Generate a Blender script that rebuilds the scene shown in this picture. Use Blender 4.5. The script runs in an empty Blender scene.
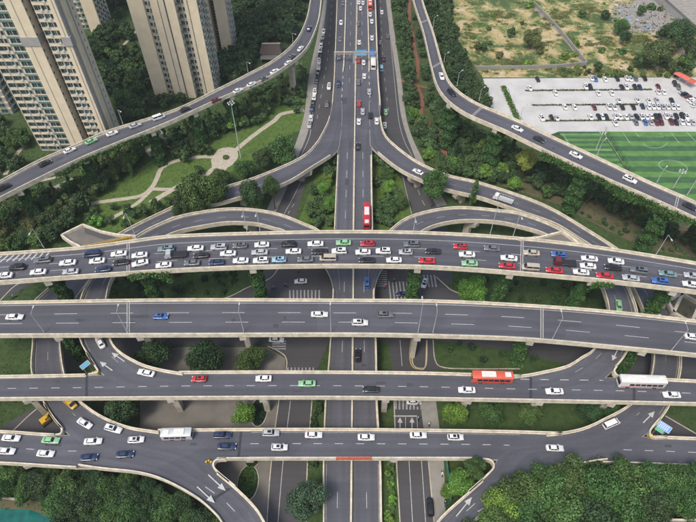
import bpy, bmesh, math, random
import numpy as np
from mathutils import Vector, Matrix
from mathutils.geometry import tessellate_polygon
R = math.radians
random.seed(7); RNG = np.random.default_rng(7)
SC = bpy.context.scene; COL = SC.collection

# ------------------------------------------------------------ camera, sky, sun, exposure
FPX, PITCH, CAMH = 570.0, R(50), 155.0
cd = bpy.data.cameras.new('camera'); cam = bpy.data.objects.new('camera', cd); COL.objects.link(cam)
cam.location = (0, 0, CAMH); cam.rotation_euler = (R(90) - PITCH, 0, 0)
cd.sensor_width = 36; cd.lens = 36 * FPX / 696; cd.clip_end = 6000; cd.clip_start = 1
SC.camera = cam
W = bpy.data.worlds.new('World'); SC.world = W; W.use_nodes = True
SUN_EL, SUN_AZ = R(58), R(215)
nt = W.node_tree; nt.nodes.clear()
sk = nt.nodes.new('ShaderNodeTexSky'); sk.sky_type = 'NISHITA'; sk.sun_disc = False
sk.sun_elevation = SUN_EL; sk.sun_rotation = SUN_AZ; sk.air_density = 1.2; sk.dust_density = 4.0; sk.ozone_density = 1.0
bg = nt.nodes.new('ShaderNodeBackground'); bg.inputs[1].default_value = 0.12
wo = nt.nodes.new('ShaderNodeOutputWorld')
nt.links.new(sk.outputs[0], bg.inputs[0]); nt.links.new(bg.outputs[0], wo.inputs[0])
sl = bpy.data.lights.new('sun', 'SUN'); sl.energy = 1.5; sl.angle = R(14); sl.color = (1, .95, .87)
so = bpy.data.objects.new('sun', sl); COL.objects.link(so)
# sun stands behind the left shoulder of the viewer (azimuth from +Y, clockwise)
sd = Vector((math.sin(SUN_AZ) * math.cos(SUN_EL), math.cos(SUN_AZ) * math.cos(SUN_EL), math.sin(SUN_EL)))
so.rotation_euler = sd.to_track_quat('Z', 'Y').to_euler()
SC.view_settings.view_transform = 'Standard'; SC.view_settings.look = 'None'
SC.view_settings.exposure = 0.55; SC.view_settings.gamma = 1

cP, sP = math.cos(PITCH), math.sin(PITCH)
def at(px, py, z=0.0):
    u = (px - 348) / FPX; v = (py - 261) / FPX
    dy = cP - v * sP; dz = -sP - v * cP
    t = (z - CAMH) / dz
    return Vector((u * t, dy * t, z))
def px_of(p):
    d = p[1] * cP + (CAMH - p[2]) * sP; dn = (CAMH - p[2]) * cP - p[1] * sP
    return 348 + FPX * p[0] / d, 261 + FPX * dn / d

# ------------------------------------------------------------ materials
def mat(name, col, rough=.8, noise=0, scale=1.0, col2=None, bump=0, metal=0, coat=0, spec=.5, detail=6, emis=None, coords='Object', obcol=False, tint=False):
    m = bpy.data.materials.new(name); m.use_nodes = True; n = m.node_tree.nodes; l = m.node_tree.links
    p = n['Principled BSDF']; p.inputs['Roughness'].default_value = rough; p.inputs['Metallic'].default_value = metal
    p.inputs['Coat Weight'].default_value = coat; p.inputs['Specular IOR Level'].default_value = spec
    p.inputs['Base Color'].default_value = (*col, 1)
    if noise or col2:
        tc = n.new('ShaderNodeTexCoord') if coords == 'Object' else n.new('ShaderNodeNewGeometry')
        out = tc.outputs['Object' if coords == 'Object' else 'Position']
        nz = n.new('ShaderNodeTexNoise'); nz.inputs['Scale'].default_value = scale; nz.inputs['Detail'].default_value = detail
        nz.inputs['Roughness'].default_value = .6; l.new(out, nz.inputs['Vector'])
        r = n.new('ShaderNodeValToRGB'); r.color_ramp.elements[0].position = .35; r.color_ramp.elements[1].position = .65
        a = col; b = col2 or tuple(min(1, c * (1 + noise)) for c in col)
        if not col2: a = tuple(c * (1 - noise) for c in col)
        r.color_ramp.elements[0].color = (*a, 1); r.color_ramp.elements[1].color = (*b, 1)
        l.new(nz.outputs['Fac'], r.inputs[0]); l.new(r.outputs[0], p.inputs['Base Color'])
        if bump:
            bm = n.new('ShaderNodeBump'); bm.inputs['Strength'].default_value = bump; bm.inputs['Distance'].default_value = .1
            l.new(nz.outputs['Fac'], bm.inputs['Height']); l.new(bm.outputs[0], p.inputs['Normal'])
    return m
def asphalt_mat(name, base, lanes=False):
    """worn asphalt: fine grain, large patches, long faint wear stains"""
    m = mat(name, base, .85); n = m.node_tree.nodes; l = m.node_tree.links; p = n['Principled BSDF']
    g = n.new('ShaderNodeNewGeometry')
    a = n.new('ShaderNodeTexNoise'); a.inputs['Scale'].default_value = .07; a.inputs['Detail'].default_value = 5
    b = n.new('ShaderNodeTexNoise'); b.inputs['Scale'].default_value = 1.6; b.inputs['Detail'].default_value = 8; b.inputs['Roughness'].default_value = .75
    mp = n.new('ShaderNodeMapping'); mp.inputs['Scale'].default_value = (.03, .9, 1)
    c = n.new('ShaderNodeTexNoise'); c.inputs['Scale'].default_value = 1.0; c.inputs['Detail'].default_value = 4
    for q in (a, b): l.new(g.outputs['Position'], q.inputs['Vector'])
    l.new(g.outputs['Position'], mp.inputs[0]); l.new(mp.outputs[0], c.inputs['Vector'])
    def mul(x, y, op='MULTIPLY'):
        k = n.new('ShaderNodeMath'); k.operation = op
        for i, s in enumerate((x, y)):
            if isinstance(s, float): k.inputs[i].default_value = s
            else: l.new(s, k.inputs[i])
        return k.outputs[0]
    s = mul(mul(a.outputs['Fac'], .7), mul(mul(b.outputs['Fac'], .5), mul(c.outputs['Fac'], .35), 'ADD'), 'ADD')
    s = mul(s, .23, 'ADD')
    vm = n.new('ShaderNodeVectorMath'); vm.operation = 'SCALE'; vm.inputs[0].default_value = base
    l.new(s, vm.inputs['Scale']); l.new(vm.outputs[0], p.inputs['Base Color'])
    if lanes:
        la = n.new('ShaderNodeAttribute'); la.attribute_name = 'lane'
        w1 = n.new('ShaderNodeMath'); w1.operation = 'SINE'; w1.inputs[0].default_value = 0; l.new(mul(la.outputs['Fac'], 12.566), w1.inputs[0])
        w2 = n.new('ShaderNodeMath'); w2.operation = 'COSINE'; l.new(mul(la.outputs['Fac'], 6.2832), w2.inputs[0])
        wear = mul(mul(w1.outputs[0], .045), mul(w2.outputs[0], .085), 'ADD'); wear = mul(wear, mul(a.outputs['Fac'], 1.6))
        s2 = mul(wear, 1.0, 'ADD'); vm2 = n.new('ShaderNodeVectorMath'); vm2.operation = 'SCALE'; l.new(vm.outputs[0], vm2.inputs[0]); l.new(s2, vm2.inputs['Scale']); l.new(vm2.outputs[0], p.inputs['Base Color'])
        # repaired patches: cells of another age
        vo = n.new('ShaderNodeTexVoronoi'); vo.inputs['Scale'].default_value = .045; l.new(g.outputs['Position'], vo.inputs['Vector'])
        sp = n.new('ShaderNodeSeparateColor'); l.new(vo.outputs['Color'], sp.inputs[0]); s3 = mul(mul(sp.outputs[0], .16), .92, 'ADD'); l.new(mul(s2, s3), vm2.inputs['Scale'])
    bp = n.new('ShaderNodeBump'); bp.inputs['Strength'].default_value = .15; l.new(b.outputs['Fac'], bp.inputs['Height']); l.new(bp.outputs[0], p.inputs['Normal'])
    return m
def leaf_mat(name):
    m = bpy.data.materials.new(name); m.use_nodes = True; n = m.node_tree.nodes; l = m.node_tree.links
    p = n['Principled BSDF']; p.inputs['Roughness'].default_value = .6; p.inputs['Specular IOR Level'].default_value = .25
    oi = n.new('ShaderNodeObjectInfo'); at_ = n.new('ShaderNodeAttribute'); at_.attribute_name = 'tint'
    mr = n.new('ShaderNodeMapRange'); mr.inputs[3].default_value = .62; mr.inputs[4].default_value = 2.0
    l.new(at_.outputs['Fac'], mr.inputs[0])
    vm = n.new('ShaderNodeVectorMath'); vm.operation = 'SCALE'
    l.new(oi.outputs['Color'], vm.inputs[0]); l.new(mr.outputs[0], vm.inputs['Scale'])
    l.new(vm.outputs[0], p.inputs['Base Color'])
    return m
M = {
 'asphalt': asphalt_mat('asphalt', (.080, .082, .098), True),
 'asphalt_ground': asphalt_mat('asphalt_ground', (.064, .062, .066)),
 'asphalt_patch': mat('asphalt_repair', (.058, .059, .070), .9, .12, 1.5, coords='w'),
 'parapet': mat('parapet_concrete', (.58, .52, .405), .85, .20, .6, bump=.2, coords='w'),
 'concrete': mat('concrete', (.45, .41, .34), .9, .22, .35, bump=.2, coords='w'),
 'pave': mat('pavement', (.27, .255, .23), .9, .10, .35, bump=.2, coords='w'),
 'pave_warm': mat('pavement_warm', (.16, .148, .13), .9, .18, .15, bump=.2, coords='w'),
 'path': mat('park_path', (.42, .375, .30), .9, .16, .9, coords='w'),
 'lot': mat('parking_concrete', (.50, .49, .47), .9, .10, .12, coords='w'),
 'white': mat('road_paint', (.46, .46, .45), .7, .22, 2.5, coords='w'),
 'paint_worn': mat('worn_paint', (.30, .30, .30), .8, .3, 2, coords='w'),
 'yellow': mat('yellow_paint', (.55, .40, .08), .6, .15, 2, coords='w'),
 'joint': mat('expansion_joint', (.33, .32, .31), .8, .2, 2, coords='w'),
 'dark_joint': mat('tar_joint', (.035, .036, .045), .8, .2, 2, coords='w'),
 'grass': mat('meadow_grass', (.040, .062, .018), .95, 0, .16, (.075, .10, .030), .4, coords='w', detail=12),
 'lawn': mat('lawn', (.060, .115, .018), .95, 0, .5, (.095, .155, .030), .3, coords='w', detail=10),
 'soil': mat('bare_soil', (.13, .10, .062), .95, 0, .25, (.075, .085, .035), .4, coords='w', detail=12),
 'grassdark': mat('verge_grass', (.028, .058, .014), .95, 0, .5, (.055, .092, .022), .4, coords='w', detail=10),
 'red_path': mat('red_path', (.22, .085, .055), .9, .2, 1, coords='w'),
 'turf_a': mat('turf_light', (.095, .215, .050), .9, .2, .3, coords='w'),
 'turf_b': mat('turf_dark', (.046, .115, .050), .9, .2, .3, coords='w'),
 'turf_line': mat('pitch_line', (.50, .60, .45), .8),
 'cream': mat('cream_render', (.70, .60, .44), .85, .06, .3, coords='w'),
 'cream2': mat('pale_render', (.62, .55, .43), .85, .06, .3, coords='w'),
 'tan': mat('tan_render', (.47, .42, .35), .85, .08, .5, coords='w'),
 'greyr': mat('grey_render', (.33, .32, .31), .85, .08, .5, coords='w'),
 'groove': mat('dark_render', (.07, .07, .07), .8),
 'frame': mat('window_frame', (.50, .52, .50), .5),
 'wglass': mat('window_glass', (.035, .055, .055), .12, coords='w', noise=.5, scale=.4),
 'bglass': mat('balcony_glass', (.13, .22, .21), .2),
 'glass': mat('car_glass', (.012, .016, .02), .08, spec=.8),
 'tyre': mat('tyre_rubber', (.02, .02, .02), .8),
 'rim': mat('wheel_rim', (.35, .35, .36), .35, metal=.8),
 'lamp': mat('headlight_lens', (.6, .62, .64), .2),
 'tail': mat('tail_light_lens', (.35, .02, .02), .3),
 'steel': mat('galvanised_steel', (.52, .53, .53), .5, metal=.2),
 'bark': mat('bark', (.09, .07, .05), .95, .25, 3),
 'leaf': leaf_mat('foliage'),
 'blue_sign': mat('blue_sign_face', (.04, .22, .62), .5),
 'sky_sign': mat('light_blue_sign', (.13, .36, .56), .5),
 'green_sign': mat('green_sign_face', (.02, .30, .14), .5),
 'banner': mat('red_banner_cloth', (.50, .10, .055), .8, .2, 1.2, coords='w'),
 'roof': mat('roof_tile', (.085, .065, .055), .9, .2, 1.5, coords='w'),
 'rust': mat('red_canopy_cloth', (.55, .13, .10), .8, .15, .8, coords='w'),
 'teal': mat('teal_netting', (.02, .22, .17), .7, .2, .8, coords='w'),
 'skin': mat('skin', (.42, .26, .18), .6), 'cloth': mat('dark_clothes', (.05, .06, .09), .9),
 'black': mat('black_plastic', (.025, .025, .027), .5),
 'water': mat('green_pond_water', (.008, .11, .09), .15, .3, .4, coords='w'),
}
# dirt land: three-tone (ochre, pale sand, weeds)
def dirt_mat():
    m = mat('dry_wasteland', (.3, .2, .1), .95); n = m.node_tree.nodes; l = m.node_tree.links; p = n['Principled BSDF']
    g = n.new('ShaderNodeNewGeometry')
    a = n.new('ShaderNodeTexNoise'); a.inputs['Scale'].default_value = .075; a.inputs['Detail'].default_value = 12; a.inputs['Roughness'].default_value = .62; a.inputs['Distortion'].default_value = .6
    l.new(g.outputs['Position'], a.inputs['Vector'])
    r = n.new('ShaderNodeValToRGB'); e = r.color_ramp.elements
    e[0].position = .42; e[0].color = (.060, .10, .028, 1); e[1].position = .70; e[1].color = (.52, .45, .33, 1)
    for pos, c in ((.47, (.14, .18, .055, 1)), (.515, (.27, .25, .10, 1)), (.56, (.42, .32, .15, 1)), (.62, (.47, .38, .24, 1))):
        x = e.new(pos); x.color = c
    b = n.new('ShaderNodeTexNoise'); b.inputs['Scale'].default_value = .7; b.inputs['Detail'].default_value = 8
    l.new(g.outputs['Position'], b.inputs['Vector'])
    mx = n.new('ShaderNodeMath'); mx.operation = 'MULTIPLY_ADD'; mx.inputs[1].default_value = .3; mx.inputs[2].default_value = -.15
    l.new(b.outputs['Fac'], mx.inputs[0]); ad = n.new('ShaderNodeMath'); ad.operation = 'ADD'
    l.new(a.outputs['Fac'], ad.inputs[0]); l.new(mx.outputs[0], ad.inputs[1]); l.new(ad.outputs[0], r.inputs[0])
    l.new(r.outputs[0], p.inputs['Base Color']); return m
M['dirt'] = dirt_mat()
CARCOL = {'white': (.72, .72, .71), 'black': (.018, .019, .022), 'silver': (.42, .43, .45), 'grey': (.14, .15, .16), 'red': (.50, .025, .035),
          'blue': (.05, .14, .40), 'navy blue': (.02, .035, .09), 'light blue': (.28, .50, .62), 'green': (.25, .50, .27), 'maroon': (.13, .025, .035),
          'beige': (.45, .40, .32), 'yellow': (.62, .38, .03), 'teal grey': (.17, .26, .27), 'orange red': (.62, .11, .06), 'bus white': (.70, .68, .64), 'grey white': (.5, .53, .53)}
CM = {k: mat('paint_' + k.replace(' ', '_'), v, .32, .07, 1.4, coat=.5) for k, v in CARCOL.items()}
for i in ('joint',): pass

# ------------------------------------------------------------ mesh helpers
class MB:
    def __init__(s): s.v = []; s.f = []; s.m = []
    def add(s, vs, fs, mi=0):
        o = len(s.v); s.v += [tuple(x) for x in vs]; s.f += [tuple(o + i for i in f) for f in fs]; s.m += [mi] * len(fs)
    def box(s, x0, x1, y0, y1, z0, z1, mi=0, T=None):
        vs = [Vector((x, y, z)) for z in (z0, z1) for x, y in ((x0, y0), (x1, y0), (x1, y1), (x0, y1))]
        if T: vs = [T @ v for v in vs]
        s.add(vs, [(3, 2, 1, 0), (4, 5, 6, 7), (0, 1, 5, 4), (1, 2, 6, 5), (2, 3, 7, 6), (3, 0, 4, 7)], mi)
    def bevbox(s, x0, x1, y0, y1, z0, z1, b, mi=0):
        def ring(z, k): return [(x0 + k, y0, z), (x1 - k, y0, z), (x1, y0 + k, z), (x1, y1 - k, z), (x1 - k, y1, z), (x0 + k, y1, z), (x0, y1 - k, z), (x0, y0 + k, z)]
        def ringi(z): 
            return [(x0 + b * 1.5, y0 + b, z), (x1 - b * 1.5, y0 + b, z), (x1 - b, y0 + b * 1.5, z), (x1 - b, y1 - b * 1.5, z), (x1 - b * 1.5, y1 - b, z), (x0 + b * 1.5, y1 - b, z), (x0 + b, y1 - b * 1.5, z), (x0 + b, y0 + b * 1.5, z)]
        s.loft([ring(z0, b), ring(z1 - b, b), ringi(z1)], True, mi)
    def loft(s, rings, cap=True, mi=0):
        n = len(rings[0]); vs = [p for r in rings for p in r]; fs = []
        for k in range(len(rings) - 1):
            for i in range(n):
                j = (i + 1) % n; fs.append((k * n + i, k * n + j, (k + 1) * n + j, (k + 1) * n + i))
        if cap: fs.append(tuple(reversed(range(n)))); fs.append(tuple((len(rings) - 1) * n + i for i in range(n)))
        s.add(vs, fs, mi)
    def tube(s, a, b, r0, r1=None, n=8, mi=0):
        a = Vector(a); b = Vector(b); r1 = r0 if r1 is None else r1
        d = (b - a).normalized(); u = d.orthogonal().normalized(); w = d.cross(u)
        s.loft([[p + (u * math.cos(t) + w * math.sin(t)) * r for t in [2 * math.pi * i / n for i in range(n)]] for p, r in ((a, r0), (b, r1))], True, mi)
    def mesh(s, name, mats, smooth=False):
        me = bpy.data.meshes.new(name); me.from_pydata(s.v, [], s.f)
        for m in (mats if isinstance(mats, (list, tuple)) else [mats]): me.materials.append(m)
        if any(s.m): me.polygons.foreach_set('material_index', s.m)
        if smooth: me.polygons.foreach_set('use_smooth', [True] * len(s.f))
        me.update(); return me
    def build(s, name, mats, parent=None, smooth=False):
        return link(name, s.mesh(name, mats, smooth), parent)
def link(name, me, parent=None, loc=None, rot=None, kind=None):
    o = bpy.data.objects.new(name, me); COL.objects.link(o)
    if parent: o.parent = parent
    if loc is not None: o.location = loc
    if rot is not None: o.rotation_euler = rot
    if kind: o['kind'] = kind
    return o
def tag(o, label, cat, group=None, kind=None):
    o['label'] = label; o['category'] = cat
    if group: o['group'] = group
    if kind: o['kind'] = kind
    return o
def thing(name, label, cat, loc=(0, 0, 0), rz=0, group=None):
    o = bpy.data.objects.new(name, None); COL.objects.link(o); o.location = loc; o.rotation_euler = (0, 0, rz); o.empty_display_size = .1
    return tag(o, label, cat, group)
def copy_tree(o, parent=None):
    c = o.copy(); COL.objects.link(c); c.parent = parent
    for ch in KIDS.get(o.name, []):
        copy_tree(ch, c)
    return c
KIDS = {}
def register(o):                      # remember children of a prototype once
    ks = list(o.children); KIDS[o.name] = ks
    for k in ks: register(k)
def poly_mesh(name, pts, m, parent=None, kind='structure'):
    tr = tessellate_polygon([pts])
    fs = []
    for t in tr:
        a, b, c = (pts[i] for i in t)
        n = (b - a).cross(c - a); fs.append(tuple(t) if n.z > 0 else tuple(reversed(t)))
    b = MB(); b.add(pts, fs); o = b.build(name, m, parent)
    if kind and not parent: o['kind'] = kind
    return o
def smooth_px(pts, n=8):
    """Catmull-Rom through the given points (any dimension)"""
    P = [np.array(p, float) for p in pts]
    if len(P) < 3: return [P[0] + (P[1] - P[0]) * t / n for t in range(n + 1)]
    P = [2 * P[0] - P[1]] + P + [2 * P[-1] - P[-2]]; out = []
    for i in range(1, len(P) - 2):
        for k in range(n):
            t = k / n; a, b, c, d = P[i - 1:i + 3]
            out.append(.5 * (2 * b + (c - a) * t + (2 * a - 5 * b + 4 * c - d) * t * t + (3 * b - a - 3 * c + d) * t ** 3))
    out.append(P[-2]); return out
def resample(pts, n):
    P = np.array(pts); s = np.concatenate([[0], np.cumsum(np.linalg.norm(np.diff(P[:, :2], axis=0), axis=1))])
    t = np.linspace(0, s[-1], n); return np.stack([np.interp(t, s, P[:, k]) for k in range(P.shape[1])], 1)
def side_dir(P, i):
    a = P[max(i - 1, 0)]; b = P[min(i + 1, len(P) - 1)]; d = (b - a); d.z = 0; d.normalize(); return Vector((-d.y, d.x, 0))
def strip(mb, P, w0, w1, h0, h1, mi=0):
    """box section along 3-D polyline P, lateral offsets w0..w1 (left positive), heights h0..h1"""
    rings = []
    for i, p in enumerate(P):
        s = side_dir(P, i)
        rings.append([p + s * w0 + Vector((0, 0, h0)), p + s * w1 + Vector((0, 0, h0)), p + s * w1 + Vector((0, 0, h1)), p + s * w0 + Vector((0, 0, h1))])
    mb.loft(rings, True, mi)
def line_sheet(mb, P, w, dash=None, gap=None, h=.012, mi=0, phase=0):
    """painted line along P: continuous, or dashes of the given metres"""
    L = [0]
    for i in range(1, len(P)): L.append(L[-1] + (P[i] - P[i - 1]).length)
    def pt(s):
        s = min(max(s, 0), L[-1])
        for i in range(1, len(P)):
            if L[i] >= s:
                t = (s - L[i - 1]) / max(L[i] - L[i - 1], 1e-6); p = P[i - 1].lerp(P[i], t); d = (P[i] - P[i - 1]).normalized(); return p, Vector((-d.y, d.x, 0)).normalized()
    segs = []
    if not dash: segs = [(L[i - 1], L[i]) for i in range(1, len(P))]
    else:
        s = phase
        while s < L[-1]:
            segs.append((s, min(s + dash, L[-1]))); s += dash + gap
    H = Vector((0, 0, h))
    for a, b in segs:
        if b - a < .05: continue
        p, n = pt(a); q, m = pt(b)
        vs = [p - n * w / 2 + H, q - m * w / 2 + H, q + m * w / 2 + H, p + n * w / 2 + H]
        mb.add(vs, [(0, 1, 2, 3)], mi)
def pxline(pts, n=8, dz=0.0):
    return [at(p[0], p[1], p[2] + dz) if dz == 0 else (lambda q, z: Vector((q.x, q.y, z)))(at(p[0], p[1], p[2] + dz), p[2]) for p in smooth_px(pts, n)]

# ------------------------------------------------------------ keep-outs for trees
BB = {}
KEEP = []      # (polygon xy, z)
def keep(L, Rr, z): KEEP.append((np.array([(p.x, p.y) for p in L] + [(p.x, p.y) for p in reversed(Rr)]), z))
def keep_poly(pts, z=0.0): KEEP.append((np.array([(p.x, p.y) for p in pts]), z))
def inside(poly, x, y):
    xs = poly[:, 0]; ys = poly[:, 1]; xj = np.roll(xs, 1); yj = np.roll(ys, 1)
    c = ((ys > y) != (yj > y)) & (x < (xj - xs) * (y - ys) / (yj - ys + 1e-12) + xs)
    return bool(c.sum() % 2)
def blocked(x, y, r, h):
    pts = [(x, y)] + [(x + r * math.cos(a), y + r * math.sin(a)) for a in (0, 1.05, 2.1, 3.15, 4.2, 5.25)]
    for poly, z in KEEP:
        if z > h + 1.5: continue
        bb = BB.get(id(poly))
        if bb is None: bb = BB[id(poly)] = (*poly.min(0), *poly.max(0))
        if x + r < bb[0] or x - r > bb[2] or y + r < bb[1] or y - r > bb[3]: continue
        if z <= 0.3:
            if inside(poly, x, y) or (z > 0 and any(inside(poly, a, b) for a, b in pts[1:])): return True
        elif any(inside(poly, a, b) for a, b in pts): return True
    return False

def dashes(mb, root, mt, name='lane_dash'):
    for i in range(0, len(mb.v), 4):
        b = MB(); b.add(mb.v[i:i + 4], [(0, 1, 2, 3)]); b.build(name, M[mt], root)
# ------------------------------------------------------------ viaduct builder
ROADS = {}
PH = 1.0     # parapet height
def viaduct(key, name, label, cat, Lp, Rp, zs, n=60, par=((None,), (None,)), extra=(), marks=(), thick=1.9, piers=(), ivy=False, lift=0.0, joints=(), pierz=None):
    """Lp / Rp: traced parapet tops of the two edges; zs: [(t, z)] along the road; par: x-ranges without parapet per side"""
    Lr = resample(smooth_px(Lp), n); Rr = resample(smooth_px(Rp), n)
    ts = np.linspace(0, 1, n); z = np.interp(ts, [a for a, b in zs], [b for a, b in zs])
    def w(P): return [(lambda q: Vector((q.x, q.y, zz)))(at(p[0], p[1], zz + PH)) for p, zz in zip(P, z)]
    L = w(Lr); Rr3 = w(Rr)
    root = thing(name, label, cat, (0, 0, 0))
    mb = MB(); rings = []
    for a, b in zip(L, Rr3):
        d = (b - a); wd = d.length; ins = d * .22; dn = lambda q, h: q - Vector((0, 0, h))
        rings.append([dn(a, .06 + lift), dn(a, .8), dn(a + ins, thick), dn(b - ins, thick), dn(b, .8), dn(b, .06 + lift)])
    mb.loft(rings, True); mb.build('deck_slab', M['concrete'], root)
    mb = MB(); vs = []; fs = []
    for i, (a, b) in enumerate(zip(L, Rr3)):
        d = (b - a).normalized() * .12; H = Vector((0, 0, lift)); vs += [a + d + H, b - d + H]
        if i: fs.append((2 * i - 2, 2 * i - 1, 2 * i + 1, 2 * i) if True else 0)
    me = mb.add(vs, fs); o = mb.build('road_surface', M['asphalt'], root)
    if o.data.polygons[0].normal.z < 0: o.data.flip_normals()
    nl = max(1, round((L[n // 2] - Rr3[n // 2]).length / 3.6)); al = o.data.attributes.new('lane', 'FLOAT', 'POINT'); al.data.foreach_set('value', np.tile([0.0, float(nl)], n))
    for side, (edge, pxs) in enumerate(((L, Lr), (Rr3, Rr))):
        runs = []; cur = []
        for p, q in zip(edge, pxs):
            x, y = q[0], q[1]
            skip = any(g is not None and (g[0] <= x <= g[1] if len(g) == 2 else g[0] <= x <= g[1] and g[2] <= y <= g[3]) for g in par[side])
            if skip:
                if len(cur) > 1: runs.append(cur)
                cur = []
            else: cur.append(p)
        if len(cur) > 1: runs.append(cur)
        cen = L[n // 2].lerp(Rr3[n // 2], .5)
        for run in runs:
            k = len(run) // 2; s = side_dir(run, k)
            i0 = edge.index(run[k]); inward = (Rr3[i0] - L[i0]) if side == 0 else (L[i0] - Rr3[i0])
            sg = 1 if s.dot(inward) > 0 else -1
            mb = MB(); a, b = sorted((sg * -.03, sg * .30)); strip(mb, run, a, b, -.78, PH)
            a, b = sorted((sg * .30, sg * .52)); strip(mb, run, a, b, -.05, .28)
            mb.build('parapet', M['parapet'], root)
    for e in extra:
        P = pxline(e, 8, PH); mb = MB(); strip(mb, P, -.22, .22, -.75, PH); mb.build('parapet', M['parapet'], root)
    for (u, w_, dash, gap, t0, t1, mt) in marks:
        mb = MB(); i0 = int(t0 * (n - 1)); i1 = int(t1 * (n - 1)) + 1
        line_sheet(mb, [a.lerp(b, u) for a, b in list(zip(L, Rr3))[i0:i1]], w_, dash, gap, .014 + lift)
        if dash: dashes(mb, root, mt)
        else: mb.build('edge_line', M[mt], root)
    C = [a.lerp(b, .5) for a, b in zip(L, Rr3)]
    ROADS[key] = dict(root=root, L=L, R=Rr3, C=C, px=[px_of(c) for c in C], z=z)
    keep(L, Rr3, float(np.mean(z)) if max(z) - min(z) < 2 else float(min(z)))
    for (x, tx) in joints:             # (pixel x of the joint, material)
        i = min(range(n), key=lambda k: abs(ROADS[key]['px'][k][0] - x)); a, b = L[i], Rr3[i]
        mb = MB(); line_sheet(mb, [a.lerp(b, .04), a.lerp(b, .96)], .9 if tx == 'joint' else .7, None, None, .011 + lift); mb.build('expansion_joint', M[tx], root)
        if tx == 'joint':
            mb = MB(); line_sheet(mb, [a.lerp(b, .04), a.lerp(b, .96)], .25, None, None, .02 + lift); mb.build('joint_seal', M['dark_joint'], root)
    for x in piers: pier(key, x, ivy, thick)
    return root
def ivy_leaves(mb_pts, n, size, spread=.35):
    """leafy skin: quads scattered over boxes"""
    vs = np.zeros((n * 4, 3)); 
    c = mb_pts; q = RNG.normal(size=(n, 3)); q /= np.linalg.norm(q, axis=1)[:, None]
    r = RNG.normal(size=(n, 3)); a = np.cross(q, r); a /= np.linalg.norm(a, axis=1)[:, None]; b = np.cross(q, a)
    s = size * RNG.uniform(.6, 1.3, (n, 1))
    for k, (i, j) in enumerate(((-1, -1), (1, -1), (1, 1), (-1, 1))): vs[k::4] = c + a * s * i * .5 + b * s * j * .5
    return vs
def quads_mesh(name, vs, tint, m):
    n = len(vs) // 4; me = bpy.data.meshes.new(name); me.vertices.add(n * 4); me.vertices.foreach_set('co', vs.astype('f').ravel())
    me.loops.add(n * 4); me.loops.foreach_set('vertex_index', np.arange(n * 4, dtype='i')); me.polygons.add(n)
    me.polygons.foreach_set('loop_start', np.arange(0, n * 4, 4, dtype='i')); me.polygons.foreach_set('loop_total', np.full(n, 4, 'i'))
    me.update(calc_edges=True); at_ = me.attributes.new('tint', 'FLOAT', 'FACE'); at_.data.foreach_set('value', np.asarray(tint, 'f'))
    me.materials.append(m); return me
def pier(key, x, ivy, thick, zt=None):
    rd = ROADS[key]; i = min(range(len(rd['px'])), key=lambda k: abs(rd['px'][k][0] - x)); c = rd['C'][i]; top = c.z - thick + .05
    dr = (rd['R'][i] - rd['L'][i]); dr.z = 0; wd = dr.length; dr.normalize(); ang = math.atan2(dr.y, dr.x)
    T = Matrix.Translation((c.x, c.y, 0)) @ Matrix.Rotation(ang, 4, 'Z'); mb = MB()
    hw = 1.25; cap = wd * .475
    sec = [(hw, .8, -1), (hw, .8, top - 3.2), (cap * .93, .9, top - 1.3), (cap, .95, top - .9), (cap, .95, top + .75)]
    mb.loft([[T @ Vector((sx * a, sy * b, z)) for sx, sy in ((-1, -1), (1, -1), (1, 1), (-1, 1))] for a, b, z in sec])
    po = mb.build('pier', M['concrete'], rd['root'])
    if ivy:
        n = int(900 * top / 3 * min(ivy, 1.6)); u = RNG.uniform(-1, 1, (n, 3)); side = RNG.integers(0, 4, n)
        X = np.where(side == 0, -1.0, np.where(side == 1, 1.0, u[:, 0])) * (hw + .55); Y = np.where(side == 2, -1.0, np.where(side == 3, 1.0, u[:, 1])) * 1.35
        Z = (u[:, 2] * .5 + .5) * (top - .5); bulge = 1 + .25 * np.sin(Z * 1.3 + X) + .8 * np.clip((Z - (top - 3.5)) / 3.5, 0, 1) * (wd * .1)
        P = np.stack([X * bulge, Y * (1 + .3 * np.cos(Z)), Z], 1) * np.array([(1.45 if key == 'FR' else 1), (1.5 if key == 'FR' else 1), 1]) + RNG.normal(0, .18, (n, 3))
        ca, sa = math.cos(ang), math.sin(ang); Q = np.stack([P[:, 0] * ca - P[:, 1] * sa + c.x, P[:, 0] * sa + P[:, 1] * ca + c.y, P[:, 2]], 1)
        o = link('ivy', quads_mesh('ivy', ivy_leaves(Q, n, .42), RNG.uniform(.1, .7, n), M['leaf']), po, kind='stuff'); o.color = (.045, .105, .030, 1)
def hang_ivy(key, side, x0, x1, drop, dens=26):
    rd = ROADS[key]; E = rd[side]; Q = []
    for a, b, p in zip(E[:-1], E[1:], rd['px']):
        x = px_of(a)[0]
        if not x0 <= x <= x1: continue
        ln = (b - a).length; m = int(ln * dens * drop)
        for _ in range(m):
            t = random.random(); q = a.lerp(b, t); d = drop * (.55 + .45 * math.sin(q.x * .35) * math.cos(q.x * .13 + 1)) * random.random()
            Q.append((q.x, q.y, q.z - .2 - d)); 
    if not Q: return
    n = len(Q); s = side_dir(E, len(E) // 2); Q = np.array(Q) + RNG.normal(0, .35, (n, 3))
    o = link('hanging_ivy', quads_mesh('hanging_ivy', ivy_leaves(Q, n, .4), RNG.uniform(.1, .9, n), M['leaf']), rd['root'], kind='stuff'); o.color = (.045, .095, .025, 1)

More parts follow.
